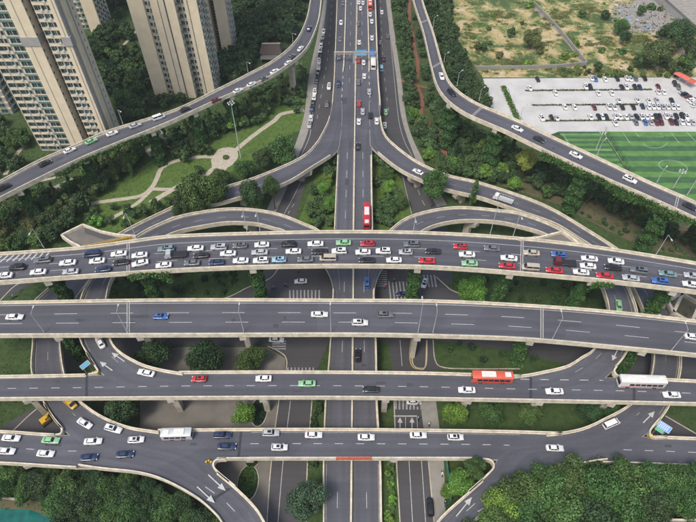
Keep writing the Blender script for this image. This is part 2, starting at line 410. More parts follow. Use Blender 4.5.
# ------------------------------------------------------------ ground
def patch(name, pts, m, h, kp=False, n=0):
    P = [at(x, y, h) for x, y in pts]
    if n: P = [Vector((q[0], q[1], h)) for q in smooth_px([(p.x, p.y) for p in P] + [(P[0].x, P[0].y)], n)][:-1]
    if kp: keep_poly(P, 0.0)
    return poly_mesh(name, P, M[m])
g = MB(); g.box(-900, 900, -300, 1100, -.4, 0); link('ground', g.mesh('ground', M['grassdark']), kind='structure')
patch('wasteland', [(436, -120), (900, -120), (860, 77), (483, 77.5), (470, 60), (456, 35), (448, 0)], 'dirt', .02)
patch('embankment_soil', [(500, 185), (560, 178), (640, 205), (720, 240), (720, 262), (650, 250), (610, 232), (560, 205)], 'soil', .02)
patch('wooded_verge', [(395, 0), (450, -20), (492, 105), (560, 160), (520, 190), (440, 165), (415, 130)], 'grass', .016)
patch('park_lawn', [(70, 218), (88, 196), (128, 176), (165, 152), (262, 122), (300, 108), (298, 128), (262, 160), (212, 180), (172, 204), (122, 230), (75, 240)], 'lawn', .02)
patch('median_lawn', [(336, 146), (336, 232), (298, 222), (316, 176)], 'lawn', .02)
patch('median_lawn', [(372, 146), (402, 180), (414, 222), (372, 236)], 'lawn', .02)
patch('roadside_lawn', [(302, 60), (306, 90), (302, 130), (270, 140), (262, 118), (285, 90)], 'lawn', .024)
patch('parking_ground', [(483, 78.5), (900, 76), (1000, 132), (559, 131.5), (536, 140), (492, 112)], 'lot', .03, True)
# football pitch as mown bands
yt, yb = at(600, 131.7, 0).y, at(600, 230, 0).y
fx = [at(602, 131.7), at(624.5, 167)]
def fence_x(Y, off=0.0): t = (Y - fx[0].y) / (fx[1].y - fx[0].y); return fx[0].x + (fx[1].x - fx[0].x) * t + off
pitch = tag(bpy.data.objects.new('football_pitch', None), 'striped green artificial turf football pitches beside the car park', 'football pitch'); COL.objects.link(pitch)
wst = (at(600, 131.7).y - at(600, 182.8).y) / 10
def left_lim(Y):
    y = px_of((0, Y, 0))[1]; x = float(np.interp(y, [128, 131, 155, 180, 199, 209, 232], [555, 557, 578, 630, 672, 696, 760])); return at(x, y).x
k = 0; Y = yt
while Y > yb:
    Y2 = Y - wst
    b = MB(); xa, xb = max(fence_x(Y2), left_lim(Y2)), max(fence_x(Y), left_lim(Y)); b.add([(xa, Y2, .05), (fence_x(Y2, 75), Y2, .05), (fence_x(Y, 75), Y, .05), (xb, Y, .05)], [(0, 1, 2, 3)])
    b.build('turf_band', M['turf_b' if k % 2 else 'turf_a'], pitch)
    for h in range(2):
        ya, yc = Y - wst / 2 * h, Y - wst / 2 * (h + 1)
        xa, xb = max(fence_x(yc, -21.5), left_lim(yc)), max(fence_x(ya, -21.5), left_lim(ya))
        if xa > fence_x(yc, -1): continue
        b = MB(); b.add([(xa, yc, .045), (fence_x(yc, -.4), yc, .045), (fence_x(ya, -.4), ya, .045), (xb, ya, .045)], [(0, 1, 2, 3)])
        b.build('turf_band', M['turf_a' if h else 'turf_b'], pitch)
    Y = Y2; k += 1
keep_poly([at(x, y) for x, y in ((557, 131), (578, 155), (630, 180), (672, 199), (696, 209), (760, 232), (1000, 232), (900, 131))])
def pl(pts, w=.14, closed=False):
    P = [at(x, y, 0.07) for x, y in pts]; b = MB(); line_sheet(b, P + ([P[0]] if closed else []), w, h=0.0); b.build('pitch_line', M['turf_line'], pitch)
pl([(636, 133), (639.5, 137), (663.5, 137), (659, 133)]); pl([(623, 133), (630, 143)]); pl([(671.5, 133), (679, 143)]); pl([(687, 132.5), (712, 158)])
pl([(673 + 14.3 * math.cos(a), 166.5 + 6 * math.sin(a) + 2.4 * math.cos(a)) for a in np.linspace(0, 2 * math.pi, 40)])
pl([(655 + 12 * math.cos(a), 142 + 6 * math.sin(a)) for a in np.linspace(.2, 2.9, 14)])
pl([(560, 134), (602, 134)]); pl([(575, 150), (612, 150)]); pl([(605, 134.5), (623, 163)]); pl([(563, 134), (572, 148)])
# pitch fence between the two pitches
fn = thing('pitch_fence', 'tall dark mesh fence dividing the two football pitches', 'fence')
a, b_ = at(604, 133), at(628, 172)
for i in range(9):
    p = a.lerp(b_, i / 8); m = MB(); m.tube((p.x, p.y, 0), (p.x, p.y, 3.2), .05, n=6); m.build('post', M['black'], fn)
m = MB()
for i in range(60):
    p = a.lerp(b_, i / 59); m.box(p.x - .012, p.x + .012, p.y - .012, p.y + .012, 0, 3.1)
for z in np.arange(.1, 3.2, .6): m.tube((a.x, a.y, z), (b_.x, b_.y, z), .012, n=4)
m.build('mesh_panel', M['black'], fn)

# grey track / wall across the wasteland
def ribbon(name, pts, w, m, h, kp=0, n=6):
    P = [at(x, y, 0) for x, y in pts]; P = [Vector((q[0], q[1], h)) for q in smooth_px([(p.x, p.y) for p in P], n)]
    L = [p + side_dir(P, i) * w / 2 for i, p in enumerate(P)]; Q = [p - side_dir(P, i) * w / 2 for i, p in enumerate(P)]
    b = MB(); b.add([v for a in zip(L, Q) for v in a], [(2 * i, 2 * i + 1, 2 * i + 3, 2 * i + 2) for i in range(len(P) - 1)])
    if kp: keep([p + side_dir(P, i) * (w / 2 + (.4 if kp == 2 else 0)) for i, p in enumerate(P)], [p - side_dir(P, i) * (w / 2 + (.4 if kp == 2 else 0)) for i, p in enumerate(P)], 0.05 if kp == 2 else 0.0)
    return link(name, b.mesh(name, M[m]), kind='structure')
ribbon('dirt_track', [(522, -20), (531, 4), (554.5, 27), (568, 42), (583, 61)], 2.2, 'pave', .04)
wl = tag(bpy.data.objects.new('boundary_wall', None), 'long low grey boundary wall on the dry wasteland', 'wall'); COL.objects.link(wl)
for (x0, y0, x1, y1) in ((476, 69.5, 522, 69), (522, 69, 556, 68), (556, 68, 586, 65), (586, 65, 570, 45), (570, 45, 556, 28), (556, 28, 533, 4)):
    P = [at(x0, y0), at(x1, y1)]; m = MB(); strip(m, P, -.3, .3, -.1, 1.9); m.build('wall_segment', M['pave'], wl)
# park paths
for pts, w in (([(72, 214), (92, 204), (108, 201), (140, 196), (152, 187), (157, 178), (162, 168), (176, 161), (200, 157), (214, 157)], 1.9),
               ([(104, 222), (125, 211), (140, 201), (153, 188)], 1.7), ([(150, 203), (172, 190), (189, 181), (205, 175), (218, 165)], 2.4),
               ([(153, 189), (172, 189.5), (178, 188)], 1.8),
               ([(226, 158), (236, 150), (249, 139), (261, 130), (274, 121), (282, 114), (304, 110)], 2.2), ([(226, 158), (222, 167), (214, 170)], 5),
               ([(5, 175), (10, 165), (20, 150), (27, 145)], 1.8), ([(28, 184), (45, 180), (66, 175)], 1.2), ([(98, 74), (115, 55), (137, 30)], 1.6),
               ([(232, 82), (238, 72), (232, 76)], 1.5), ([(262, 30), (264, 18), (266, 8)], 1.2), ([(241, 17), (256, 16)], 2.5)):
    PHT = globals().get('PHT', .036) + .003; ribbon('park_path', pts, w, 'path', PHT, 1)
patch('park_plaza', [(211, 160), (219, 149), (234, 148), (238, 157), (229, 167), (214, 170)], 'path', .08, True, 4)
mm = MB(); p = at(226, 158); mm.tube((p.x, p.y, .09), (p.x, p.y, .7), 1.3, 1.3, 14); tag(mm.build('round_planter', M['grass']), 'small round dark planter in the middle of the park plaza', 'planter')
for pts in ([(45, 190), (74, 177), (80, 184), (50, 198)], [(88, 172), (99, 168), (101, 174), (91, 180)], [(110, 161), (123, 158), (127, 163), (117, 168)], [(144, 150), (166, 142), (172, 149), (150, 157)], [(152, 131), (160, 138), (172, 140), (174, 136), (160, 130)]):
    patch('grey_paving', pts, 'pave', .045, True)
ribbon('red_path', [(410, -8), (409.5, 20), (413, 35), (415, 50), (418, 65), (415.5, 86)], 1.5, 'red_path', .05, 2)
ribbon('red_path', [(415.5, 85), (423, 87), (432, 88)], 1.3, 'red_path', .054, 2); ribbon('red_path', [(401, 80), (406, 83)], 1.5, 'red_path', .05, 2)
ribbon('red_path', [(415.5, 85), (420, 93), (423, 102), (421, 112), (428, 124), (438, 133)], 1.7, 'red_path', .05, 2); ribbon('red_path', [(437, 132), (444, 139), (445, 150), (442, 160)], 3, 'red_path', .05, 2)
# side roads on the ground and pavements
def band(name, A, B, m, h, kp=True, n=6):
    a = resample(smooth_px(A, n), 40); b = resample(smooth_px(B, n), 40)
    L = [at(x, y, h) for x, y in a]; Q = [at(x, y, h) for x, y in b]
    mb = MB(); mb.add([v for t in zip(L, Q) for v in t], [(2 * i, 2 * i + 1, 2 * i + 3, 2 * i + 2) for i in range(39)])
    o = link(name, mb.mesh(name, M[m]), kind='structure')
    if o.data.polygons[5].normal.z < 0: o.data.flip_normals()
    if kp: keep(L, Q, 0.05)
    return o
lf = band('side_road', [(333, -60), (327, 0), (321, 37), (310, 120), (307, 135), (297, 160), (286, 190), (276, 212), (262, 278)], [(340, -60), (340, 0), (336, 60), (334, 105), (322, 145), (309, 175), (296, 216), (300, 240), (332, 285)], 'asphalt_ground', .06)
band('pavement', [(330, -60), (323.5, 0), (317, 37), (309, 75), (303, 120), (290, 158), (278, 185), (268, 207), (258, 230)], [(333, -60), (327, 0), (321, 37), (310, 120), (307, 135), (297, 160), (286, 190), (276, 212), (266, 240)], 'pave', .10)
rf = band('side_road', [(376, -60), (374, 0), (377, 75), (381, 110), (391, 145), (400, 171), (406, 195), (412, 215), (380, 262)], [(384, -60), (386, 0), (396, 75), (402, 120), (416, 160), (428, 190), (437, 207), (448, 235), (452, 285)], 'asphalt_ground', .06)
band('pavement', [(384, -60), (386, 0), (396, 75), (402, 120), (416, 160), (428, 190), (437, 207)], [(389, -60), (390.5, 0), (400.7, 75), (408, 125), (423, 160), (436, 185), (447, 205)], 'pave', .10)
st = patch('street', [(262, 276), (247, 288), (229, 297), (150, 322), (60, 348), (60, 374), (125, 357), (174, 346), (268, 346), (286.5, 358), (286, 370), (279, 401), (271, 466), (267, 522), (262, 610), (303, 610), (306, 522), (307, 463), (312, 401), (317, 370), (330, 340),
  (377, 340), (389, 342), (392, 370), (394, 401), (397, 463), (400, 522), (404, 610), (441, 610), (434, 522), (428, 463), (420, 401), (424, 372), (444, 369), (435, 360), (433, 340), (520, 352), (572, 366), (720, 402), (720, 362), (620, 335), (520, 312), (455, 292), (436, 276), (420, 262), (380, 262), (330, 262), (296, 262)], 'asphalt_ground', .064, True)
patch('plaza_pavement', [(140, 371), (174, 347), (267, 347), (285.5, 358.5), (285, 371), (278, 401), (270, 466), (266, 522), (262, 610), (225, 610), (222, 522), (212, 470), (140, 430)], 'pave_warm', .10, False)
patch('pavement', [(420, 401), (436, 401), (444, 463), (446, 522), (450, 610), (441, 610), (434, 522), (428, 463)], 'pave', .10, True)
patch('slip_road', [(45, 436), (62, 432), (62, 402), (40, 404), (0, 428), (-30, 445), (20, 450)], 'asphalt_ground', .06, True)
patch('slip_road', [(0, 300), (40, 281), (-60, 276), (-80, 300)], 'asphalt_ground', .06, True)
patch('slip_road', [(645, 445), (667, 414), (700, 436), (700, 460)], 'asphalt_ground', .06, True)
patch('pond', [(-60, 512), (-10, 508), (30, 510), (58, 519), (70, 560), (-60, 580)], 'water', .05, True)
patch('pond_bank', [(-60, 496), (10, 497), (40, 502), (76, 511), (90, 530), (90, 580), (-60, 600)], 'soil', .03, False)
# kerb lines and lane marks on the ground
def gline(pts, w=.16, dash=None, gap=None, m='white', par=lf, h=.085):
    P = [Vector((q.x, q.y, h)) for q in (at(p[0], p[1], 0) for p in smooth_px(pts, 6))]; b = MB(); line_sheet(b, P, w, dash, gap, 0.0)
    if dash: return dashes(b, par, m)
    return b.build('edge_line', M[m], par)
gline([(330, -60), (326.5, 0), (323, 30), (312, 118), (309, 138), (299, 160)]); gline([(333, -20), (329, 45), (322, 90), (316, 125)], .15, 3, 5)
gline([(303, 178), (292, 200), (284, 214)], .15); gline([(294, 204), (288, 214)], .15, 2, 2)
gline([(386.5, 0), (391, 45), (398, 115), (404, 140), (412, 156)], .15, par=rf); gline([(379, -30), (383, 60), (389, 115)], .14, 3, 5, par=rf); gline([(414, 180), (421, 198), (426, 208)], .15, 3, 3, par=rf)
gline([(401.5, 171), (407, 195), (412, 215)], .25, par=rf, m='joint')
gline([(290.5, 401), (283, 463), (278, 522), (272, 600)], par=st); gline([(409, 461), (412.5, 522), (416, 600)], par=st); gline([(421.5, 461), (425.5, 522), (430, 600)], par=st); gline([(400, 340), (402, 366)], par=st)
gline([(411, 340), (409.5, 355), (412, 366), (418, 369), (425, 367), (426.5, 340)], .25, m='yellow', par=st)
gline([(393.5, 416.2), (417, 416.2)], .35, par=st); gline([(405.5, 416), (405.5, 432)], .14, par=st); gline([(394.3, 400), (395, 432)], .14, par=st); gline([(417, 416), (417.6, 432)], .14, par=st)
def kerb(pts, closed=False):
    P = [at(x, y, 0) for x, y in pts]; P = [Vector((q[0], q[1], 0)) for q in smooth_px([(p.x, p.y) for p in P], 5)]; b = MB(); strip(b, P, -.15, .15, -.05, .2); o = b.build('kerb', M['concrete'], None); o['kind'] = 'structure'
kerb([(278, 269), (272, 277), (262, 282.5), (247, 288), (229, 297), (190, 310)]); kerb([(436, 277), (445, 285), (455, 292), (490, 303)])
kerb([(268, 346.5), (278, 351), (286, 358), (286, 371), (279, 401), (271, 466), (267, 522)]); kerb([(312, 401), (307.5, 463), (306, 522)]); kerb([(433, 340), (435, 360), (443, 367.5), (470, 369), (520, 369)])
kerb([(394, 401), (396.5, 463), (400, 522)]); kerb([(428.5, 463), (434, 522)]); kerb([(413, 340), (412, 358), (414, 366), (420, 368.5), (426, 365), (427, 340)])
kerb([(7, 437), (30, 415), (44, 404)]); kerb([(665, 416), (696, 434)]); kerb([(0, 301), (14, 287), (26, 281)])
zn = [0]
def zebra(x0, x1, y0, y1, n, skew=0, horiz=False):
    for i in range(n):
        t = (i + .5) / n
        if horiz: a, b = at(x0, y0 + (y1 - y0) * t, .08), at(x1, y0 + (y1 - y0) * t, .08)
        else: x = x0 + (x1 - x0) * t; a, b = at(x - skew, y0, .08), at(x + skew, y1, .08)
        m = MB(); line_sheet(m, [a, b], .5, h=0.002 * (i % 2)); m.build('zebra_stripe', M['paint_worn'], st)
zebra(288, 321, 290, 299, 9); zebra(272, 286, 340, 350, 4, horiz=True); zebra(286, 315, 367.5, 371, 8); zebra(388, 413, 281.5, 299, 7, skew=1); zebra(377, 387, 270, 287, 8, horiz=True); zebra(423, 437, 275, 287, 4, skew=1); zebra(394, 423, 399.5, 409.5, 8)
# small arrows in front of the stop line
def arrow(root, px, py, z, dx, dy, ln, hw=.75, m='white', h=.02):
    a = at(px, py, z); d = (at(px + dx, py + dy, z) - a).normalized(); n = Vector((-d.y, d.x, 0)); H = Vector((0, 0, h)); s = a - d * ln / 2 + H; e = a + d * ln / 2 + H; k = e - d * min(2.2, ln * .4)
    mb = MB(); mb.add([s - n * .14, s + n * .14, k + n * .14, k - n * .14], [(3, 2, 1, 0)]); mb.add([k - n * hw, k + n * hw, e], [(2, 1, 0)])
    o = mb.build('direction_arrow', M[m], root)
    if o.data.polygons[0].normal.z < 0: o.data.flip_normals()
arrow(st, 400, 424, 0, 0, -1, 4, h=.085); arrow(st, 412, 424, 0, 0, -1, 4, h=.085)
# parking bay hedges and bay lines
for (x0, y0, x1, y1, lb) in ((525, 91, 652, 90, 'thin clipped hedge behind the northern rows of the car park'), (532, 105.6, 638, 104.8, 'thin clipped hedge along the middle rows of the car park'), (541, 121.3, 655, 120.3, 'thin clipped hedge along the southern rows of the car park')):
    a, b_ = at(x0, y0), at(x1, y1); n = int((b_ - a).length * 34); t = RNG.uniform(0, 1, n)
    Q = np.stack([a.x + (b_.x - a.x) * t + RNG.normal(0, .25, n), a.y + (b_.y - a.y) * t + RNG.normal(0, .22, n), RNG.uniform(0, .6, n)], 1)
    o = link('hedge', quads_mesh('hedge', ivy_leaves(Q, n, .3), RNG.uniform(0, 1, n), M['leaf'])); o.color = (.05, .075, .025, 1); tag(o, lb, 'hedge')
a, b_ = at(503, 87), at(518, 121); n = 2600; t = RNG.uniform(0, 1, n)
Q = np.stack([a.x + (b_.x - a.x) * t + RNG.normal(0, .55, n), a.y + (b_.y - a.y) * t, RNG.uniform(0, .8, n)], 1)
o = link('hedge', quads_mesh('hedge', ivy_leaves(Q, n, .4), RNG.uniform(0, 1, n), M['leaf'])); o.color = (.06, .12, .03, 1); tag(o, 'slanting green hedge strip at the empty left end of the car park', 'hedge')
lotm = MB()
for (y, xa, xb) in ((80, 528, 652), (88, 528, 650), (93, 528, 650), (102.5, 535, 680), (107.5, 535, 680), (118, 540, 690), (123.5, 545, 690)):
    x = xa
    while x < xb:
        a, b_ = at(x, y - 1.6, .04), at(x + 1.5, y + 1.2, .04); line_sheet(lotm, [a, b_], .12, h=0.0); x += 4.9
o = lotm.build('bay_lines', M['white']); o['kind'] = 'structure'

# ------------------------------------------------------------ viaducts and ramps
far_e = lambda v: v
WL = (.12, None, None)
cen = viaduct('C', 'elevated_road', 'straight central expressway running from the bottom edge to the top of the picture', 'expressway',
  [(338.5, -60), (336.8, 0), (334, 75), (332, 108), (335.5, 132), (337.5, 150), (334, 230), (333, 265), (332.5, 297), (330, 340), (328, 367), (325, 401), (323, 463), (323, 522), (322, 600)],
  [(373.5, -60), (375.8, 0), (378.5, 75), (380.5, 108), (375, 132), (372, 150), (373, 230), (375, 265), (374.5, 297), (376.5, 340), (377, 367), (377.5, 401), (381, 463), (382, 522), (384, 600)],
  [(0, 4), (.28, 7), (.55, 6.5), (.68, 4.5), (.82, 1.3), (1, .6)], n=90, par=(((300, 345, 110, 149), (320, 345, 236, 288)), ((365, 390, 110, 149), (365, 392, 236, 288))), thick=1.6)
def cz(y): t = [(-60, 4), (125, 7), (303, 6.5), (389, 4.5), (481, 1.3), (600, .6)]; return float(np.interp(y, [a for a, b in t], [b for a, b in t]))
def cm(pts, w, dash=None, gap=None, m='white', box=None):
    P = pxline([(x, y, cz(y)) for x, y in pts], 10); b = MB()
    if box: strip(b, P, -box[0] / 2, box[0] / 2, -.05, box[1]); b.build('median_barrier', M[m], cen)
    else:
        line_sheet(b, P, w, dash, gap, .02)
        if dash: dashes(b, cen, m)
        else: b.build('edge_line', M[m], cen)
med = [(356.5, -60), (357, 0), (355.5, 75), (354.5, 150), (353.5, 230), (353.2, 297), (352.5, 367), (351.5, 463), (351, 522), (350, 600)]
cm(med[:2] + med[2:], 0, m='parapet', box=(.45, .85))
cm([(x - .9, y) for x, y in med], .14, m='paint_worn'); cm([(x + .9, y) for x, y in med], .14, m='yellow')
cm([(346.5, -60), (345.8, 0), (344, 60), (343, 72)], 0, m='parapet', box=(.5, .8)); cm([(366.3, -60), (367.5, 0), (369, 60), (369, 72)], 0, m='parapet', box=(.5, .8))
cm([(343, 76), (341, 110), (339.6, 142)], .3, 2.2, 3); cm([(369, 76), (370.2, 110), (371, 142)], .3, 2.2, 3)
cm([(351.2, -60), (351, 0), (349.6, 75), (347.5, 150), (345, 230), (344, 297), (341.5, 367), (338, 463), (337, 522), (335, 600)], .14, 4, 7)
cm([(361.8, -60), (362, 0), (362, 75), (362.8, 150), (363.2, 230), (364, 297), (364.5, 367), (366, 463), (367, 522), (368, 600)], .14, 4, 7)
cm([(339, 155), (336, 230)], .13); cm([(370.5, 155), (371.6, 230)], .13)
cm([(326.5, 463), (326, 522)], .14, m='paint_worn'); cm([(378, 463), (379, 522)], .14, m='paint_worn')
v2 = viaduct('R2', 'curved_ramp', 'long curved ramp leaving the central expressway to the left and sinking under the jammed viaduct', 'ramp',
  [(332.5, 100), (330, 113), (326, 125), (314, 145), (297, 158.5), (256, 176), (221, 187), (190, 198), (172, 206), (120, 232), (78, 262), (45, 290), (32, 303), (29, 320), (32, 340), (31, 372), (44, 404), (60, 427), (90, 446), (130, 454)],
  [(342, 100), (342, 120), (340, 138), (336.5, 150), (314, 165), (281.5, 184), (228, 200), (200, 207), (172, 217.5), (136, 236), (108, 258), (86, 284), (72, 304), (64, 322), (60, 340), (64, 372), (72, 392), (83, 402.6), (101, 415), (126, 425.4), (152, 430), (185, 434)],
  [(0, 7), (.25, 7.3), (.55, 8), (1, 8)], n=110, lift=.004, par=(((300, 345, 0, 112), (55, 160, 428, 470)), ((330, 350, 0, 152), (163, 220, 428, 470))), marks=((.5, .14, 3, 5, .22, .85, 'paint_worn'), (.1, .13, None, None, .2, .85, 'paint_worn'), (.9, .13, None, None, .2, .85, 'paint_worn')))
v3 = viaduct('R3', 'curved_ramp', 'long curved ramp leaving the central expressway to the right and sinking under the jammed viaduct', 'ramp',
  [(378.5, 100), (380.5, 115), (384, 131), (393, 142.5), (418, 161), (448, 174), (478, 181), (522, 195), (552, 207.5), (582, 225), (622, 251), (650, 277), (667, 302), (678, 330), (682, 355), (680, 378), (670, 406), (652, 429), (625, 446), (590, 453)],
  [(369, 100), (369.5, 120), (370, 138), (373, 147), (398, 167.5), (423, 180), (448, 189), (478, 196), (498, 202.5), (522, 211), (554.5, 222.5), (579.5, 237.5), (600, 251), (618, 266), (632, 285), (642, 305), (650, 330), (654, 352), (651, 375), (643, 392), (628, 405), (608, 416), (585, 426.7), (560, 432), (520, 436)],
  [(0, 7), (.25, 7.3), (.55, 8), (1, 8)], n=110, lift=.004, par=(((366, 384, 0, 112), (560, 655, 428, 470)), ((360, 374, 0, 150), (500, 546, 428, 470))), marks=((.5, .14, 3, 5, .22, .85, 'paint_worn'), (.1, .13, None, None, .2, .85, 'paint_worn'), (.9, .13, None, None, .2, .85, 'paint_worn')))
v1 = viaduct('R1', 'arched_ramp', 'bow shaped ramp left of the expressway that ends beside the viaduct with the two buses', 'ramp',
  [(340, 296), (338.5, 268), (333, 244), (319, 229.5), (304, 222.5), (281.5, 213.7), (256.5, 208.7), (229, 207.5), (199, 211), (172, 217.5), (140, 232.5), (111, 255), (92, 275), (83, 290), (78, 307), (77, 325), (80, 341), (86, 352.5), (96, 367.5), (115, 381), (140, 388)],
  [(333.5, 300), (332, 282), (325, 266), (306, 245), (284, 230.5), (274, 227.5), (256.5, 223), (229, 221.7), (199, 226), (174, 232), (147, 245), (124, 262), (111, 279), (106, 299), (106, 320), (111, 340), (120, 351), (135, 360), (150, 366), (174, 371), (205, 375)],
  [(0, 6.5), (.08, 7), (.35, 10.5), (.62, 13.2), (.8, 14), (1, 14)], n=100, lift=.004, par=(((334, 350, 240, 320), (96, 160, 368, 400)), ((326, 350, 262, 320), (184, 220, 366, 400))), marks=((.5, .14, 3, 5, .12, .9, 'paint_worn'), (.1, .13, None, None, .1, .85, 'paint_worn'), (.9, .13, None, None, .1, .85, 'paint_worn')))
v4 = viaduct('R4', 'arched_ramp', 'bow shaped ramp right of the expressway that ends beside the viaduct with the two buses', 'ramp',
  [(367, 296), (369, 268), (375, 246), (388, 231), (405.5, 217.5), (430.5, 209.5), (460.5, 206), (498, 209), (522, 212.5), (554.5, 224.5), (580, 239.5), (600, 255), (620, 273), (630, 288), (638, 311), (637, 332), (627, 353), (617, 366), (600, 380), (570, 388)],
  [(374, 300), (376, 282), (383, 266), (400, 247), (423, 230), (443, 222.5), (468, 219.5), (498, 221), (522, 226), (542, 232), (567, 245), (590, 265), (602, 284), (609, 309), (605, 331), (593, 349), (582, 356), (567, 365), (542, 371), (522, 374.5), (490, 377)],
  [(0, 6.5), (.08, 7), (.35, 10.5), (.62, 13.2), (.8, 14), (1, 14)], n=100, lift=.004, par=(((360, 374, 240, 320), (560, 617, 366, 400)), ((368, 384, 262, 320), (480, 512, 366, 400))), marks=((.5, .14, 3, 5, .12, .9, 'paint_worn'), (.1, .13, None, None, .1, .85, 'paint_worn'), (.9, .13, None, None, .1, .85, 'paint_worn')))
d4 = viaduct('D4', 'viaduct', 'lowest and nearest cross viaduct with the red banner hung on its parapet', 'viaduct',
  [(-60, 430), (0, 430), (58, 433.5), (100, 431), (152, 429), (250, 428), (348, 428), (450, 429), (522, 430.5), (600, 433.5), (696, 437), (760, 440)],
  [(-60, 462), (0, 462.5), (76, 467), (110, 466), (150, 463), (212, 460), (224, 458.3), (348, 458), (484, 458.3), (560, 461), (640, 463), (760, 468)],
  [(0, 8), (1, 8)], n=80, par=(((57, 149), (563, 650)), ((80, 212), (486, 596))), marks=((.50, .16, 2.2, 3.4, 0, .18, 'white'), (.48, .16, 2.2, 3.4, .38, .70, 'white'), (.5, .16, 2.2, 3.4, .84, 1, 'white'), (.1, .12, None, None, .38, .72, 'paint_worn'), (.9, .12, None, None, .38, .66, 'paint_worn')),
  extra=([(44, 404, 8), (53, 417, 8), (61, 427.5, 8), (60.5, 433, 8), (55, 434.5, 8)], [(235, 486, 8), (217, 471, 8), (213, 464.5, 8), (216.5, 459.5, 8), (226, 458.2, 8)], [(469, 491, 8), (489, 473, 8), (494, 466, 8), (491, 460, 8), (483, 458.4, 8)], [(660, 418, 8), (651, 429, 8), (651, 435, 8), (657, 437.5, 8), (668, 437, 8)]),
  joints=((244, 'dark_joint'),), piers=(252, 400, 560, 20))
rc = viaduct('RC', 'exit_ramp', 'broad ramp with two white arrows curving down to the bottom edge left of the plaza', 'ramp',
  [(60, 462), (100, 468), (137, 472), (164, 480), (194, 496), (212, 511), (222, 524), (240, 560)],
  [(150, 440), (185, 448), (205, 457), (217, 471), (235, 486), (255, 506), (266, 524), (282, 560)], [(0, 8), (.5, 8), (1, 6.5)], n=50, lift=.008, par=(((0, 76),), ((0, 216, 400, 471),)), marks=((.5, .14, 3, 4, .55, 1, 'white'),), joints=())
rd = viaduct('RD', 'entry_ramp', 'broad ramp with white arrows rising from the bottom edge right of the small tree group', 'ramp',
  [(412, 560), (438, 520), (469, 491), (489, 473), (496, 462), (505, 450), (530, 444)],
  [(462, 560), (474, 524), (500, 497), (530, 478), (560, 468), (600, 460), (640, 457)], [(0, 7), (.5, 8), (1, 8)], n=50, lift=.008, par=(((485, 540),), ((612, 700),)), marks=((.5, .14, 3, 4, 0, .6, 'white'),))
for px, py, dx, dy in ((217, 483, 14, 13), (206, 495, 14, 13)): arrow(rc, px, py, 7.9, dx, dy, 6.5, h=.2)
for px, py, dx, dy in ((464, 507, 14, -17), (477, 517, 12, -15)): arrow(rd, px, py, 7.8, dx, dy, 6.5, h=.35)
arrow(v3, 649, 417, 8, 11, -11, 5.5); arrow(v1, 106, 366, 14, -14, -10, 5.2); arrow(v1, 118, 357, 14, -13, -9, 5.2); arrow(v4, 615, 355, 14, -4, 8, 4.5)
m = MB(); line_sheet(m, [at(213, 499.5, 7.6), at(234, 486, 7.6)], .7, h=.3); m.build('tar_joint', M['dark_joint'], rc)
d3 = viaduct('D3', 'viaduct', 'two lane cross viaduct that carries the two buses, second from the bottom', 'viaduct',
  [(-60, 376), (0, 375), (88, 373.5), (174, 371), (300, 370.5), (420, 371.5), (522, 374.5), (620, 376), (696, 379.5), (760, 382)],
  [(-60, 398.5), (0, 398), (174, 397), (348, 396.8), (522, 399.5), (696, 403), (760, 405)], [(0, 14), (1, 14)], n=80,
  par=(((90, 174), (524, 618)), ((None))and ((90, 174), (524, 618)) or 0, ) if False else (((90, 171), (527, 618)), ((-999, -998),)), marks=((.52, .16, 2.3, 3.6, 0, 1, 'white'), (.08, .12, None, None, .0, .15, 'paint_worn'), (.92, .12, None, None, .0, 1, 'paint_worn'), (.12, .2, 2.4, 3, .72, .82, 'white')),
  extra=([(86, 352.5, 14), (95, 366, 14), (97, 371.5, 14), (88, 373.8, 14)], [(617, 366, 14), (614.5, 370.5, 14), (618, 375, 14), (628, 376.5, 14)]),
  joints=((83, 'dark_joint'), (532, 'dark_joint'), (634, 'dark_joint')), piers=(24, 170, 265, 388, 470, 540, 615))
d2 = viaduct('D2', 'viaduct', 'wide nearly empty cross viaduct in the middle of the picture', 'viaduct',
  [(-60, 302.5), (0, 301), (174, 298.3), (348, 298.7), (435, 299.5), (522, 303.5), (609, 310), (696, 319.5), (760, 328)],
  [(-60, 335.5), (0, 334.5), (174, 334), (348, 333.5), (435, 335), (522, 338), (609, 345.5), (696, 354), (760, 362)], [(0, 20), (1, 20)], n=80, par=(((-999, -998),), ((-999, -998),)),
  marks=((.36, .15, 6.5, 9.5, 0, 1, 'white'), (.63, .15, 6.5, 9.5, 0, 1, 'white'), (.085, .14, None, None, 0, 1, 'white'), (.915, .14, None, None, 0, 1, 'paint_worn')), joints=((131, 'joint'), (537, 'joint')), piers=(141, 244, 421), thick=2.1)
for x in (55, 533, 650): pier('D2', x, 1, 2.1)
d1 = viaduct('D1', 'viaduct', 'traffic jammed cross viaduct packed with cars, highest of the four cross roads', 'viaduct',
  [(-60, 254), (0, 252), (82, 246), (135, 239), (174, 234.5), (260, 231.5), (348, 230), (435, 231.5), (522, 237), (600, 246), (696, 261.5), (760, 274)],
  [(-60, 285), (0, 281), (82, 275), (174, 269), (260, 265.5), (348, 264.5), (435, 266), (522, 272), (610, 280), (696, 290.5), (760, 300)], [(0, 28), (1, 28)], n=80, par=(((-999, -998),), ((-999, -998),)),
  marks=((.20, .15, None, None, 0, 1, 'white'), (.46, .14, 6, 9, 0, 1, 'white'), (.70, .14, 6, 9, 0, 1, 'white'), (.93, .13, None, None, 0, 1, 'paint_worn')), joints=((131, 'joint'), (518, 'joint')), piers=(), thick=2.1)
for x in (48, 135, 255, 418, 515, 597, 672): pier('D1', x, 1, 2.1)
hang_ivy('D1', 'R', 125, 160, 5); hang_ivy('D1', 'R', 590, 606, 4)
